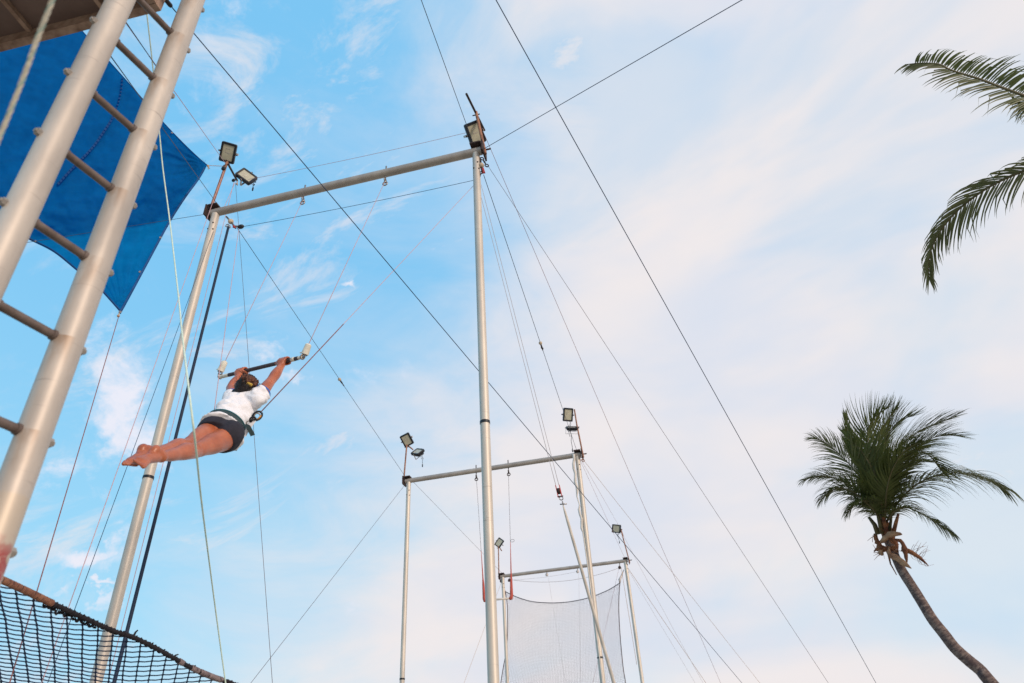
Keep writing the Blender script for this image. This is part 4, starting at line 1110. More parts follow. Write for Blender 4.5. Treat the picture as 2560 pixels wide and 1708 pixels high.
o = tb_.build('padded_tube', 'tube_white'); o.location = vec(wtop); tag(o, 'long slanting white padded tube below the red block, crossing the middle pole', 'padded tube')

# middle frame bits
C_('wire_rope', 'thin wire rope from the middle frame\'s left end slanting to the lower left', atV(1011, 1214, V2), atD(627, 1708, 9.0), .0050, 'cable_steel', ext=True)
C_('wire_rope', 'thin wire rope joining the middle frame\'s left end to the farthest frame', atV(1034, 1206, V2), TL + UP * .06, .0050, 'cable_steel')
C_('wire_rope', 'faint wire rope from the middle frame\'s right end to the far right mast head', atV(1453, 1150, V2), atV(1545, 1311, V3), .0045, 'cord_pink')
C_('wire_rope', 'faint wire rope from the middle frame\'s right end to the far crossbar end', atV(1450, 1150, V2), TR + UP * .06, .0045, 'cord_pink')
C_('wire_rope', 'tan wire rope from the middle frame\'s right end to the far lower right', atV(1456, 1147, V2), atD(1900, 1708, 17), .0058, 'cord_tan', ext=True)
mb = MB(); torus(mb, np.zeros(3), .024, .007, UX, UP); torus(mb, UX * .03 - UP * .04, .02, .007, UX, UP); o = mb.build('shackle', 'rust'); o.location = vec(atV(1453, 1147, V2)); tag(o, 'rusty shackle at the right end of the middle crossbar', 'shackle')
# rope coil looped over the middle frame's right end
rp = curve([(1434, 1136), (1434, 1150), (1435, 1165), (1436, 1180), (1438, 1192), (1440, 1210), (1446, 1255), (1454, 1310), (1470, 1420), (1493, 1600), (1510, 1740), (1530, 1960)], 70)
rad = [.022 if i < 9 else (.010 if i < 12 else (.019 if i < 17 else .010)) for i in range(71)]
P = [atV(p[0], p[1], V2 - .05) + UX * .012 * math.sin(i * 1.9) * (1 if i < 17 else 0) for i, p in enumerate(rp)]
o = MB().tube([p - P[0] for p in P], rad, 8).build('rope', 'tube_white'); o.location = vec(P[0]); tag(o, 'off-white rope looped over the middle crossbar beside its right pole', 'rope')

# empty trapeze with red sleeves
e1, e2 = atV(1190.6, 1184, V2), atV(1271, 1171, V2); e1[2] = e2[2] = ML[2]
for k, e in enumerate((e1, e2)):
    mb = MB(); hanger(mb, np.zeros(3), .052, 1.3); o = mb.build('hanging_shackle', 'dark_rust'); o.location = vec(e)
    tag(o, 'shackle under the middle crossbar, %s one above the empty trapeze' % ('left' if k == 0 else 'right'), 'shackle', 'shackles on the middle crossbar')
et = thing('trapeze', 'empty trapeze with faded red padded ropes hanging from the middle frame', 'trapeze', atV(1245, 1498, V2))
def vline(px0, px1, V_): return atV(*px0, V_), atV(*px1, V_)
for (a, m_, b, hk) in (((1191, 1196), (1203, 1378), (1211, 1502), 1), ((1271, 1184), (1276, 1355), (1279, 1496), -1)):
    MB().tube([atV(*a, V2), atV(*m_, V2)], .0030, 6).build('rope', 'cable_steel', et)
    p0, p1 = atV(*m_, V2), atV(*b, V2)
    MB().tube([p0, lerp(p0, p1, .3), lerp(p0, p1, .55), lerp(p0, p1, .68), lerp(p0, p1, .85), lerp(p0, p1, .96), p1 + UX * .012 * hk, p1 + UX * .035 * hk - UP * .015],
              [.004, .007, .010, .018, .023, .026, .031, .014], 12).build('rope_sleeve', 'sleeve_red', et)
MB().tube([atV(1213, 1501, V2), atV(1275, 1496, V2)], .0155, 10).build('bar', 'tube_white', et)
lp = MB(); torus(lp, atV(1281, 1352, V2), .022, .003, UX * 1.5, UP); lp.build('loose_loop', 'cable_steel', et)

# farthest frame bits
C_('cord', 'tan cord from the far right pole top slanting to the lower right', atV(1568, 1418, V3), atD(1765, 1708, 21), .0095, 'cord_tan', ext=True)
C_('cord', 'faint grey cord left of the tan one from the far right pole top', atV(1572, 1428, V3), atD(1738, 1708, 21), .005, 'cord_grey', ext=True)
C_('cord', 'faint pale cord from the far right mast head to the lower right', atV(1558, 1338, V3), atD(1768, 1708, 20), .006, 'cord_grey', sag=.25, ext=True)
C_('cord', 'tan cord slanting down left behind the tall near pole from the far frame', atV(1253, 1457, V3), atD(1160, 1708, 16), .006, 'cord_tan', ext=True)
C_('cord', 'tan cord hanging inside the far right pole', atV(1553, 1419, V3), atV(1592, 1662, V3), .009, 'cord_tan')
C_('cord', 'pale cord from a far pulley down across the vertical net', atV(1547, 1423, V3 + .1), atV(1478, 1725, V3 + .3), .006, 'cord_pink')
C_('cord', 'faint cord hanging from the left far pulley behind the net', atV(1371, 1445, V3 + .1), atV(1416, 1720, V3 + .3), .0045, 'cord_grey')
C_('cord', 'faint cord hanging from the right far pulley behind the net', atV(1447, 1433, V3 + .1), atV(1452, 1720, V3 + .3), .0045, 'cord_grey')
C_('wire_rope', 'sagging cable slung under the farthest crossbar', atV(1274, 1449, V3), atV(1548, 1420, V3), .009, 'cord_grey', sag=.17)
C_('wire_rope', 'thin line between the small white pulleys under the farthest crossbar', atV(1285, 1450, V3), atV(1444, 1429, V3), .005, 'cord_grey', sag=.03)
for (x, y, lb) in ((1367, 1437, 'white pulley under the farthest crossbar, left of the middle'), (1444, 1429, 'white pulley under the farthest crossbar, right of the middle'), (1549, 1419, 'grey pulley under the right end of the farthest crossbar'), (1566, 1412, 'grey pulley outside the far right pole top'), (1273, 1451, 'dark pulley under the left end of the farthest crossbar'), (1253, 1453, 'dark pulley outside the far left pole top')):
    P = atV(x, y, V3); r = thing('pulley', lb, 'pulley', P, 'pulleys of the farthest frame')
    m_ = 'bracket' if 'white' in lb else 'dark_rust'
    MB().ball(P, [UX * .036, VX * .02, UP * .040], 10, 8).build('sheave', m_, r)
    MB().tube([P + UP * .02, P + UP * .10 + UX * .015], .010, 6).build('hook', 'steel', r)

# ------------------------------------------------------------------ vertical net in the farthest frame
VN = V3 + .02
ntop = curve([(1263, 1479), (1290, 1492), (1325, 1503), (1360, 1507), (1400, 1507), (1440, 1502), (1480, 1492), (1515, 1478), (1535, 1467), (1550, 1457)], 60)
nlft = curve([(1263, 1479), (1268, 1512), (1269, 1570), (1266, 1625), (1258, 1670), (1252, 1708), (1240, 1790), (1225, 1900)], 60)
nrgt = curve([(1550, 1457), (1548, 1480), (1547, 1520), (1549, 1570), (1553, 1620), (1558, 1670), (1564, 1708), (1574, 1790), (1585, 1900)], 60)
nbot = [lerp(nlft[-1], nrgt[-1], i / 60) for i in range(61)]
vn = thing('vertical_net', 'fine vertical net with dark border hung between the farthest poles', 'net', atV(1405, 1700, VN))
def npt(s_, t_):
    def smp(c, t): i = min(int(t * 60), 59); return lerp(c[i], c[i + 1], t * 60 - i)
    a = smp(ntop, s_) * (1 - t_) + smp(nbot, s_) * t_; b = smp(nlft, t_) * (1 - s_) + smp(nrgt, t_) * s_
    c = (1 - s_) * (1 - t_) * ntop[0] + s_ * (1 - t_) * ntop[-1] + (1 - s_) * t_ * nbot[0] + s_ * t_ * nbot[-1]
    p = a + b - c
    return atV(p[0], p[1], VN + .25 * math.sin(s_ * math.pi) * min(1, t_ * 1.5))
nb = MB(); NC, NRW = 78, 112
for i in range(1, NC): nb.tube([npt(i / NC, t / 36) for t in range(37)], .0019, 3, cap=False)
for j in range(1, NRW): nb.tube([npt(s / 26, j / NRW) for s in range(27)], .0019, 3, cap=False)
nb.build('mesh', 'net_far', vn, kind='stuff')
MB().tube([npt(s / 60, 0) for s in range(61)], .009, 8).build('border_rope', 'cable_dark', vn)
MT['border'] = mat('brown_border_rope', (0.11, 0.055, 0.04), 0.9, 0, col2=(0.04, .03, .04), scale=14)
for s_ in (0, 1): MB().tube([npt(s_, t / 60) for t in range(61)], .009, 8).build('border_rope', 'border', vn)
mb = MB(); mb.tube([atV(1550, 1457, VN), atV(1549, 1450, VN), atV(1560, 1424, VN)], [.02, .03, .006], 8); mb.tube([atV(1263, 1479, VN), atV(1259, 1472, VN)], .018, 8); mb.build('corner_tie', 'bracket', vn)

# ------------------------------------------------------------------ safety net at the lower left
ZN = CAMZ + .93
eA = atZ(-40, 1432, ZN); eB = atZ(640, 1728, ZN)
na = math.radians(6.0)      # the mesh runs a little askew of the frames
# find the grid direction whose rows look almost level
def proj(p):
    c = (np.array(p) - C0) @ RM; return np.array([CX + FPX * c[0] / -c[2], CY - FPX * c[1] / -c[2]])
pc = atZ(260, 1620, ZN)
best = min(((abs((lambda q: q[1] / q[0])(proj(pc + .05 * np.array([math.cos(a), math.sin(a), 0])) - proj(pc)) - .05), a) for a in np.linspace(-1, 1, 400)))
GU = np.array([math.cos(best[1]), math.sin(best[1]), 0]); GV = np.array([-GU[1], GU[0], 0])
sn = thing('safety_net', 'black safety net with frayed roped edge sagging across the lower left corner', 'net', eA)
edg_px = curve([(-60, 1424), (5, 1450), (60, 1475), (125, 1506), (200, 1540), (280, 1576), (330, 1592), (400, 1626), (470, 1665), (530, 1692), (600, 1716), (700, 1768), (820, 1830)], 90)
def img_rate(th):
    e2 = GV * math.cos(th) - UP * math.sin(th)
    return np.linalg.norm(proj(pc + e2 * .02) - proj(pc)) / np.linalg.norm(proj(pc + GU * .02) - proj(pc))
THN = min(np.linspace(0, .9, 200), key=lambda th: abs(img_rate(th) - .38))
print('net tilt', THN, 'row dir', best[1], 'col', proj(pc + (GV * math.cos(THN) - UP * math.sin(THN)) * .05) - proj(pc), 'row', proj(pc + GU * .05) - proj(pc))
E2 = GV * math.cos(THN) - UP * math.sin(THN); NN_ = np.cross(GU, E2); PN0 = pc
def onnet(x, y):
    d = ray(x, y); return C0 + d * (((PN0 - C0) @ NN_) / (d @ NN_))
EDGE = [onnet(p[0], p[1]) for p in edg_px]
EV = [(p - pc) @ E2 for p in EDGE]; EU = [(p - pc) @ GU - .10 * v_ for p, v_ in zip(EDGE, EV)]
def edge_v(u): return float(np.interp(u, EU, EV))
def npos(u, v):
    return PN0 + GU * (u + .10 * v) + E2 * v - NN_ * (.05 * math.sin(u * 2.6 + .6) * min(1, max(0, v - edge_v(u)) * 2))
cs = .036 / (np.linalg.norm(proj(pc + GU * .02) - proj(pc)) / .02) * 1000
u0, u1 = min(EU), max(EU)
tw = MB(); kn = MB()
nu = int((u1 - u0) / cs)
vmin, vmax = min(EV), max(EV) + 1.9
RWN = cs * .80
def jit(a, b): return mnoise.noise(Vector((a * 7.3, b * 7.3, 1.7))) * .0035
for i in range(nu + 1):
    u = u0 + i * cs; v0 = edge_v(u); pts = []; v = v0
    while v < v0 + 2.6:
        pts.append(npos(u + jit(u, v), v)); v += RWN / 2
    tw.tube(pts, .0039, 5, cap=False)
j = int(vmin / RWN) - 1
while j * RWN < vmax:
    v = j * RWN; run = []
    for i in range(nu * 2 + 1):
        u = u0 + i * cs / 2
        if v > edge_v(u) + .004:
            sagr = .0025 * abs(math.sin(i * math.pi / 2)) + 0
            run.append(npos(u, v + jit(u, v)) - UP * sagr)
            if i % 2 == 0 and v < edge_v(u) + 2.6:
                kn.ball(npos(u + jit(u, v), v + jit(u, v)), .0075, 6, 4)
        else:
            if len(run) > 1: tw.tube(run, .0034, 5, cap=False)
            run = []
    if len(run) > 1: tw.tube(run, .0034, 5, cap=False)
    j += 1
tw.build('mesh', 'net_black', sn, kind='stuff'); kn.build('knots', 'net_black', sn, kind='stuff')
# edge rope: twisted lumpy, with wrapped stretches
def part_of(px0, px1): return [EDGE[i] for i in range(91) if px0 <= edg_px[i][0] <= px1]
def fine_pts(P, k=10):
    out = []
    for i in range(len(P) - 1):
        for q in range(k): out.append(lerp(P[i], P[i + 1], q / k))
    return out + [P[-1]]
fp = fine_pts(EDGE, 14)
R_ = [.0110 + .0028 * mnoise.noise(Vector((i * .16, 0, 0))) + .0016 * math.sin(i * .9) for i in range(len(fp))]
MB().tube(fp, R_, 10).build('border_rope', 'rope_black', sn)
for (a, b, m_, r_) in ((-60, 132, 'wrap_brown', .0155), (478, 496, 'wrap_grey', .0150), (500, 556, 'wrap_grey', .0158), (446, 458, 'wrap_grey', .0150)):
    idx = [i for i in range(len(fp)) if a <= proj(fp[i])[0] <= b]
    P_ = [fp[i] for i in idx]
    MB().tube(P_, [r_ + .0018 * math.sin(i * 1.1) + .001 * mnoise.noise(Vector((i * .5, 3, 0))) for i in range(len(P_))], 12).build('wrapping', m_, sn)
T_ = nrm(EDGE[-1] - EDGE[0])
lash = MB(); x_ = nrm(np.cross(T_, UP)); 
pts = [p + (x_ * math.cos(i * .4 + 3 * mnoise.noise(Vector((i * .05, 7, 0)))) + UP * math.sin(i * .4 + 3 * mnoise.noise(Vector((i * .05, 7, 0))))) * (.0125 + .003 * mnoise.noise(Vector((i * .2, 9, 0)))) for i, p in enumerate(fp)]
lash.tube(pts, .0030, 5).build('lashing', 'rope_black', sn)
fy = MB()
for (x, y, dx, dy, l_) in ((333, 1590, 12, -18, 1), (378, 1608, 6, -8, 1), (408, 1622, 5, -7, 1), (432, 1634, 14, -8, 1), (480, 1652, 10, -6, 1), (490, 1655, 5, -5, 1), (128, 1515, -4, 12, 1), (124, 1525, 8, 8, 1), (225, 1556, 6, 8, 1)):
    a = min(fp, key=lambda p: abs(proj(p)[0] - x)); x, y = proj(a); b = atD(x + dx * .5, y + dy * .7, np.linalg.norm(a - C0)); c = atD(x + dx, y + dy, np.linalg.norm(a - C0))
    fy.tube([a, b, c], [.006, .005, .003], 6)
fy.build('frayed_ends', 'rope_black', sn, kind='stuff')
# ragged second line of mesh lashed below the rope
rg2 = MB(); k0 = [i for i in range(len(fp)) if 110 < proj(fp[i])[0] < 245]
pp = [fp[i] + GV * (.018 + .02 * abs(math.sin(i * .11))) - UP * (.012 + .03 * abs(mnoise.noise(Vector((i * .07, 2, 0))))) for i in k0[::3]]
rg2.tube(pp, .0050, 6)
for i in range(0, len(pp) - 1, 2): rg2.tube([pp[i], lerp(pp[i], fp[k0[min(3 * i + 5, len(k0) - 1)]], 1)], .003, 5)
rg2.build('torn_mesh', 'rope_black', sn)
# posts outside the picture that hold the net's edge up
for P in (EDGE[0], EDGE[-1]):
    r = thing('net_post', 'steel post holding the %s end of the safety net edge' % ('left' if P is EDGE[0] else 'right'), 'post', (P[0], P[1], 0))
    MB().tube([np.array([P[0], P[1], -.1]), P + UP * .05], .03, 12).build('tube', 'galv', r, autos=True)

# ------------------------------------------------------------------ palms
def catmull3(P, n):
    return curve(P, n)


def frond(root, P, m, leaf=.5, lean=(0, 0, 0), droop=.5, spread=.9, along=.55, nper=70, start=.22, seed=0, sides=(1, -1), width=.013, kink=0.0, ref=None, tipshort=.35, rr=.016):
    r_ = random.Random(seed)
    C = catmull3(P, 60)
    ra = MB(); ra.tube(C, [rr * (1 - .85 * i / 60) + .002 for i in range(61)], 6)
    fr_ = ra.build('frond', 'rachis', root)
    lf = MB(); lean = np.array(lean, float)
    for s_ in sides:
        for k in range(nper):
            t = start + (1 - start) * (k + r_.uniform(-.3, .3)) / nper
            t = min(max(t, 0), .995); i = min(int(t * 60), 59); b = lerp(C[i], C[i + 1], t * 60 - i)
            T = nrm(C[min(i + 1, 60)] - C[max(i - 1, 0)])
            up = np.array(ref if ref is not None else UP, float); Sx = np.cross(T, up)
            if np.linalg.norm(Sx) < .1: Sx = np.cross(T, np.array([1., 0, 0]))
            Sx = nrm(Sx); Nn = nrm(np.cross(Sx, T))
            u = (t - start) / (1 - start)
            ln = leaf * (.55 + .45 * math.sin(min(1, u * 1.9) * math.pi / 2)) * (1 - (1 - tipshort) * max(0, u - .55) / .45) * r_.uniform(.8, 1.1)
            D = nrm(T * (along + .5 * u + r_.gauss(0, .06)) + Sx * s_ * spread * (1 - .35 * u) + Nn * (.22 + r_.gauss(0, .08)) + lean * .4)
            pts = [b]; d = D.copy(); p = b.copy(); seg = 6; kk = r_.randint(2, 4) if r_.random() < kink else -1
            for q in range(seg):
                p = p + d * ln / seg
                pts.append(p)
                d = nrm(d + (lean * .55 - UP * droop * .55) * (q + 1) / seg + np.array([r_.gauss(0, .03) for _ in range(3)]))
                if q == kk: d = nrm(d * .5 - UP * 1.1 + lean * .6 + np.array([r_.gauss(0, .3) for _ in range(3)]))
            w = width * r_.uniform(.8, 1.15)
            vs = []; 
            wn_ = nrm(np.cross(D, Nn)); 
            for q, pt in enumerate(pts):
                tt = q / seg; ww = w * (min(1, .35 + tt * 4) * (1 - tt ** 2.2) + .06)
                vs += [pt - wn_ * ww + Nn * ww * .35, pt, pt + wn_ * ww + Nn * ww * .35]
            fs = []
            for q in range(seg):
                a = q * 3; fs += [(a, a + 1, a + 4, a + 3), (a + 1, a + 2, a + 5, a + 4)]
            lf.add(vs, fs)
    me = lf.mesh('leaflets'); me.materials.append(MT[m])
    o = bpy.data.objects.new('leaflets', me); COL.objects.link(o); o.parent = fr_; o['kind'] = 'stuff'
    return fr_


def trunk(root, P, R, m, rings=True, n=20):
    C = curve(P, 200); q = []
    for i in range(201):
        t = i / 200 * (len(R) - 1); k = min(int(t), len(R) - 2); r0 = R[k] * (1 - (t - k)) + R[k + 1] * (t - k)
        q.append(r0 * (1 + (.028 * (1 - (i * .5 % 1))) + .05 * mnoise.noise(Vector((i * .13, 1, 0)))))
    mb = MB().tube(C, q, n)
    o = mb.build('trunk', m, root)
    at_ = o.data.attributes.new('rings', 'FLOAT_VECTOR', 'POINT'); s_ = 0; data = []
    for i in range(201):
        if i: s_ += np.linalg.norm(C[i] - C[i - 1])
        for k in range(n):
            t = 2 * math.pi * k / n; data += [math.cos(t) * .5, math.sin(t) * .5, s_]
    at_.data.foreach_set('vector', data)
    return o


def bark(name):
    m = mat(name, (0.30, 0.22, 0.185), .9, 0, col2=(.13, .09, .08), scale=7, bump=.6, stretch=(1, 1, 1), lo=.3, hi=.7)
    t = m.node_tree; b = [n for n in t.nodes if n.type == 'BSDF_PRINCIPLED'][0]; src = b.inputs['Base Color'].links[0].from_socket
    tcn = [n for n in t.nodes if n.type == 'TEX_COORD'][0]
    mp = t.nodes.new('ShaderNodeAttribute'); mp.attribute_name = 'rings'
    mp2 = t.nodes.new('ShaderNodeMapping'); t.links.new(mp.outputs['Vector'], mp2.inputs[0]); mp2.inputs['Scale'].default_value = (.8, .8, 14)
    nz = t.nodes.new('ShaderNodeTexNoise'); t.links.new(mp2.outputs[0], nz.inputs['Vector']); nz.inputs['Scale'].default_value = 2.2; nz.inputs['Detail'].default_value = 7; nz.inputs['Roughness'].default_value = .7
    r = t.nodes.new('ShaderNodeMapRange'); t.links.new(nz.outputs['Fac'], r.inputs[0]); r.inputs[1].default_value = .42; r.inputs[2].default_value = .60
    c = t.nodes.new('ShaderNodeMix'); c.data_type = 'RGBA'; t.links.new(r.outputs[0], c.inputs[0]); t.links.new(src, c.inputs[7]); c.inputs[6].default_value = (.075, .05, .05, 1)
    t.links.new(c.outputs[2], b.inputs['Base Color'])
    return m
MT['bark'] = bark('palm_bark')

PD = 12.5
def pc_(x, y, d=0.0):
    """crop pixel of the palm close-up to a point, d metres nearer"""
    return atD(1960 + x / 3.267, 960 + y / 3.267, PD - d)
tr_px = [(2222, 1352), (2236, 1386), (2254, 1425), (2280, 1466), (2306, 1508), (2332, 1550), (2359, 1584), (2387, 1620), (2421, 1651), (2452, 1677), (2478, 1708)]
tr_P = [atV(x, y, 12.0) for x, y in tr_px]
last = tr_P[-1]; dd = tr_P[-1] - tr_P[-3]
tr_P += [last + np.array([.55, .1, -1.0]), last + np.array([.95, .2, -2.1])]
bs = tr_P[-1].copy(); tr_P += [np.array([bs[0] + .35, bs[1] + .1, max(.6, bs[2] * .4)]), np.array([bs[0] + .45, bs[1] + .15, -.1])]
palm = thing('palm_tree', 'windblown coconut palm with curved ringed trunk, whole crown visible at right', 'palm tree', tr_P[-1], 'coconut palms')
PD = float(np.linalg.norm(tr_P[0] - C0))
MT['bark_obj'] = MT['bark']
trunk(palm, tr_P, [.062, .066, .070, .073, .077, .080, .083, .087, .091, .094, .096, .105, .12, .14, .17], 'bark')
RGT = RM @ np.array([1, 0, 0]); IUP = RM @ np.array([0, 1, 0]); TWC = RM @ np.array([0, 0, 1])
windR = RGT * 1.35 + IUP * .25
O = (818, 1165)
K = dict(leaf=.76, nper=66, width=.0092)
def F(pts, m='leaf', **k):
    kk = dict(K); kk.update(k); kk['leaf'] *= 1.08
    P = [pc_(O[0] + (pts[0][0] if False else 0), O[1], 0)] + [pc_(*p) for p in pts]
    return frond(palm, P, m, **kk)
# individual fronds, read clockwise from the right
F([(930, 970, .15), (1080, 825, .35), (1260, 742, .5), (1420, 730, .6), (1580, 752, .65), (1710, 805, .65), (1810, 862, .6)], 'leaf2', lean=-IUP * .55 + RGT * .25, droop=.7, seed=1, start=.10, leaf=.80, along=.55, spread=.6, nper=84, width=.0095)
F([(900, 1040, .3), (1000, 1010, .4), (1120, 1060, .5), (1230, 1120, .5), (1310, 1175, .5), (1385, 1232, .5)], 'leaf', lean=-IUP * .4 - RGT * .1, droop=.6, seed=2, leaf=.42, spread=.6, start=.15)
F([(835, 900, -.1), (880, 640, -.2), (980, 480, -.3), (1120, 380, -.4), (1260, 320, -.4), (1400, 270, -.4)], lean=windR * .55, droop=.05, seed=3, spread=.75, leaf=.66)
F([(860, 900, .3), (960, 660, .5), (1060, 540, .6), (1160, 570, .7), (1240, 640, .7), (1310, 715, .7)], lean=windR * .4 - IUP * .3, droop=.35, seed=4, leaf=.66, along=.8)
F([(790, 900, .1), (720, 620, .1), (680, 420, .1), (720, 300, .1), (790, 235, .1), (855, 195, .1)], lean=IUP * .55 + RGT * .12, droop=-.1, seed=5, spread=.9, leaf=.70)
F([(810, 880, -.2), (790, 620, -.4), (850, 420, -.5), (920, 320, -.5), (990, 280, -.5), (1060, 262, -.5)], lean=windR * .55 + IUP * .25, droop=-.05, seed=6, spread=.9, leaf=.68)
F([(760, 980, .3), (680, 860, .4), (590, 720, .5), (480, 600, .5), (380, 510, .5), (300, 460, .5), (250, 445, .5)], 'leaf2', lean=-IUP * .1 - RGT * .15, droop=.45, seed=7, spread=.85, leaf=.60)
F([(740, 1000, .0), (640, 900, .0), (520, 810, .0), (400, 765, .0), (280, 755, .0), (170, 785, .0)], 'leaf', lean=-IUP * .25 - RGT * .1, droop=.6, seed=8, spread=.7, leaf=.50)
F([(740, 1040, .35), (660, 960, .4), (560, 880, .45), (460, 850, .45), (380, 880, .4), (310, 940, .4)], 'leaf', lean=-IUP * .3, droop=.6, seed=9, spread=.75, leaf=.50)
F([(770, 860, .5), (720, 700, .6), (640, 560, .6), (560, 480, .6), (520, 420, .6)], 'leaf', lean=IUP * .35, droop=.1, seed=10, spread=.8, leaf=.60)
F([(850, 940, -.3), (930, 800, -.5), (1010, 700, -.6), (1100, 640, -.7), (1200, 640, -.7)], 'leaf', lean=windR * .4, droop=.4, seed=13, leaf=.62)
F([(770, 1020, .2), (700, 960, .4), (620, 960, .5), (560, 1000, .5), (520, 1050, .5)], 'leaf', lean=-IUP * .4, droop=.6, seed=14, leaf=.42)
F([(745, 1000, -.4), (660, 800, -.5), (600, 680, -.6), (560, 560, -.6), (520, 400, -.6), (505, 260, -.6)], 'leaf', lean=IUP * .5, droop=-.1, seed=17, leaf=.40, spread=.5)
F([(860, 880, .1), (960, 640, .1), (1080, 520, .1), (1220, 440, .1), (1340, 420, .1), (1440, 430, .1)], 'leaf', lean=windR * .35 - IUP * .15, droop=.2, seed=19, leaf=.62, along=.7)
F([(800, 880, -.1), (760, 600, -.2), (790, 400, -.2), (860, 270, -.2), (930, 200, -.2)], 'leaf', lean=IUP * .45 + RGT * .2, droop=-.1, seed=22, leaf=.66, spread=1.0)
F([(835, 900, .6), (870, 740, .7), (940, 600, .8), (1020, 520, .8), (1110, 480, .8)], 'leaf', lean=windR * .45, droop=.2, seed=11, leaf=.62)
F([(825, 930, .4), (850, 780, .5), (900, 660, .5), (970, 600, .5), (1050, 610, .5)], 'leaf', lean=windR * .3, droop=.4, seed=12, leaf=.55)
F([(790, 930, .5), (750, 760, .6), (700, 640, .6), (660, 560, .6)], 'leaf', lean=windR * .35 + IUP * .2, droop=.2, seed=15, leaf=.55)
# fibrous neck, leaf bases, dry sheaths
nk_ = MB(); nk_.tube([pc_(905, 1380), pc_(880, 1310), pc_(850, 1240), pc_(818, 1165), pc_(790, 1060)], [.068, .085, .09, .08, .04], 14)
remeshed('fibre_neck', nk_, .014, 'husk', palm, 2, lambda c: fbm(c, 9) * .035)
for k, (a, b, c, r_) in enumerate((((690, 1085, .1), (740, 1150, .1), (770, 1230, .1), .035), ((935, 1060, .2), (915, 1130, .2), (890, 1230, .1), .028), ((880, 1040, .1), (872, 1120, .1), (860, 1210, .1), .022), ((800, 1030, .15), (815, 1120, .2), (845, 1230, .15), .03), ((760, 1050, .2), (780, 1130, .2), (800, 1220, .15), .03))):
    MB().tube([pc_(*a), pc_(*b), pc_(*c)], [r_ * .6, r_, r_ * 1.2], 8).build('leaf_base', 'husk' if k % 2 else 'rachis', palm)
def rag(pts, w, m, seed):
    r_ = random.Random(seed); P_ = [pc_(*p) for p in pts]; C = curve(P_, 10); vs = []; fs = []
    for i, p in enumerate(C):
        T = nrm(C[min(i + 1, 10)] - C[max(i - 1, 0)]); s_ = nrm(np.cross(T, TWC)); ww = w * math.sin(.35 + 2.6 * i / 10) * r_.uniform(.75, 1.2)
        vs += [p - s_ * ww, p + TWC * ww * .5, p + s_ * ww * r_.uniform(.7, 1.1)]
    for i in range(10):
        a = i * 3; fs += [(a, a + 1, a + 4, a + 3), (a + 1, a + 2, a + 5, a + 4)]
    o = MB().add(vs, fs).build('dry_sheath', m, palm); o.modifiers.new('s', 'SOLIDIFY').thickness = .008
rag([(790, 1300, .25), (840, 1250, .3), (900, 1225, .3), (965, 1230, .25)], .055, 'husk_pale', 1)
rag([(860, 1330, .2), (860, 1390, .25), (930, 1430, .25), (1000, 1480, .25), (1040, 1508, .25)], .048, 'husk_pale', 2)
rag([(900, 1270, .2), (960, 1290, .2), (985, 1360, .2), (1005, 1460, .2)], .042, 'husk', 3)
rag([(760, 1270, .1), (790, 1340, .15), (850, 1350, .15), (930, 1330, .15)], .055, 'husk', 4)
rag([(830, 1350, .2), (790, 1350, .2), (750, 1355, .2), (735, 1372, .2)], .035, 'husk', 5)
rag([(800, 1350, .2), (790, 1375, .2), (805, 1402, .2)], .045, 'husk_pale', 6)
rag([(740, 1220, .1), (760, 1290, .1), (800, 1330, .1)], .05, 'husk', 7)
MB().tube([pc_(960, 1345, .1), pc_(1040, 1375, .1), pc_(1110, 1420, .1), pc_(1180, 1485, .1)], [.045, .035, .028, .006], 8).build('dead_petiole', 'husk', palm)
MB().tube([pc_(855, 1400, .1), pc_(870, 1470, .1), pc_(920, 1560, .1)], [.016, .011, .006], 6).build('dead_petiole', 'husk', palm)
wsp = MB(); r2 = random.Random(5)
for k in range(16):
    a = pc_(1020 + k * 7 + r2.uniform(-8, 8), 1370 + k * 4, .1); wsp.tube([a, a + IUP * r2.uniform(.05, .12) * (1 if k % 3 else -1) + RGT * .05, a + IUP * r2.uniform(.08, .2) * (1 if k % 3 else -1) + RGT * r2.uniform(.1, .2)], [.003, .0025, .0015], 4)
for k in range(26):
    a = pc_(r2.uniform(720, 950), r2.uniform(1160, 1400), .2); d_ = nrm(RGT * r2.gauss(0, 1) + IUP * r2.gauss(0, .6)); wsp.tube([a, a + d_ * .06, a + d_ * .13 - IUP * .02], [.005, .004, .0015], 4)
wsp.build('dry_fibres', 'husk', palm, kind='stuff')

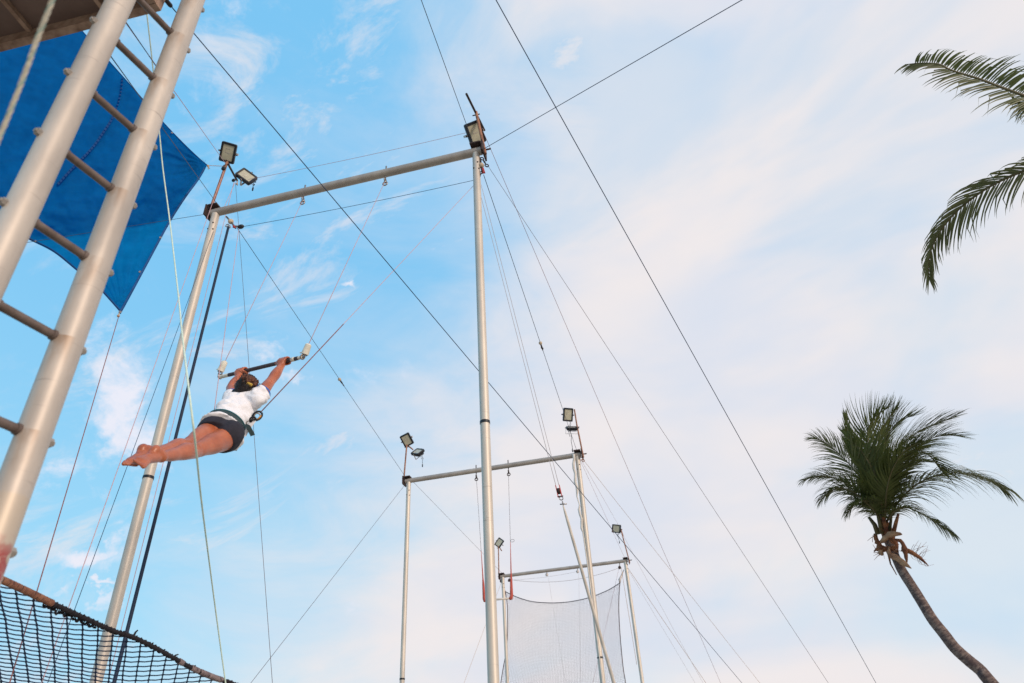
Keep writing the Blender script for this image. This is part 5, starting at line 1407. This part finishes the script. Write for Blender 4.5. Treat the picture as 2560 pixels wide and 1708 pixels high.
# second palm: its crown is outside the right edge, two fronds reach in
P2 = 8.0
p2c = atD(2810, 330, P2)
palm2 = thing('palm_tree', 'nearer coconut palm mostly outside, two fronds reaching in at the upper right edge', 'palm tree', (p2c[0] + .9, p2c[1] + .3, 0), 'coconut palms')
trunk(palm2, [p2c, p2c + np.array([.15, 0, -1.2]), p2c + np.array([.4, .1, -3]), np.array([p2c[0] + .8, p2c[1] + .3, 1.2]), np.array([p2c[0] + .9, p2c[1] + .3, -.1])], [.10, .12, .13, .15, .2], 'bark')
K2 = dict(nper=66, width=.0078, kink=.45, start=.12)
frond(palm2, [p2c] + [atD(x, y, P2 - d) for x, y, d in ((2700, 285, .1), (2620, 262, .15), (2560, 239, .2), (2506, 219, .2), (2445, 196, .2), (2380, 176, .2), (2350, 161, .2), (2315, 158, .2), (2285, 159, .2))], 'leaf', leaf=.36, lean=RGT * .85 + IUP * .1, droop=.1, along=-.25, spread=.75, seed=31, ref=TWC, sides=(1,), nper=88, width=.0085, kink=.5, start=.12)
frond(palm2, [p2c] + [atD(x, y, P2 - d) for x, y, d in ((2700, 286, .11), (2620, 263, .16), (2560, 240, .21), (2506, 220, .21), (2445, 197, .21), (2380, 177, .21), (2345, 161, .21), (2305, 158, .2), (2262, 162, .2))], 'leaf2', leaf=.40, lean=-IUP * .10, droop=.3, along=.5, spread=.85, seed=32, ref=TWC, sides=(-1,), **K2)
frond(palm2, [p2c] + [atD(x, y, P2 - d) for x, y, d in ((2720, 385, .2), (2640, 400, .3), (2560, 427, .4), (2486, 460, .4), (2425, 500, .4), (2376, 545, .4), (2339, 598, .4), (2322, 651, .4), (2322, 700, .4))], 'leaf2', leaf=.44, lean=-IUP * .45, droop=.3, along=.7, spread=.7, seed=33, ref=TWC, **K2)
frond(palm2, [p2c] + [atD(x, y, P2 + d) for x, y, d in ((2740, 300, .3), (2650, 270, .5), (2600, 255, .6), (2560, 262, .6), (2535, 255, .6))], 'leaf', leaf=.38, lean=-IUP * .3, droop=.4, seed=34, ref=TWC, **K2)
for k in range(8):
    a = math.radians(-100 + k * 36); dr = RGT * math.cos(a) + IUP * math.sin(a) * .8 + TWC * rnd.uniform(-.5, .5)
    if dr @ RGT < .45: continue
    frond(palm2, [p2c, p2c + dr * .8 + UP * .3, p2c + dr * 1.5 + UP * .35, p2c + dr * 2.2 - UP * .1, p2c + dr * 2.6 - UP * .7], 'leaf', leaf=.5, droop=.5, seed=40 + k, nper=45, width=.02)
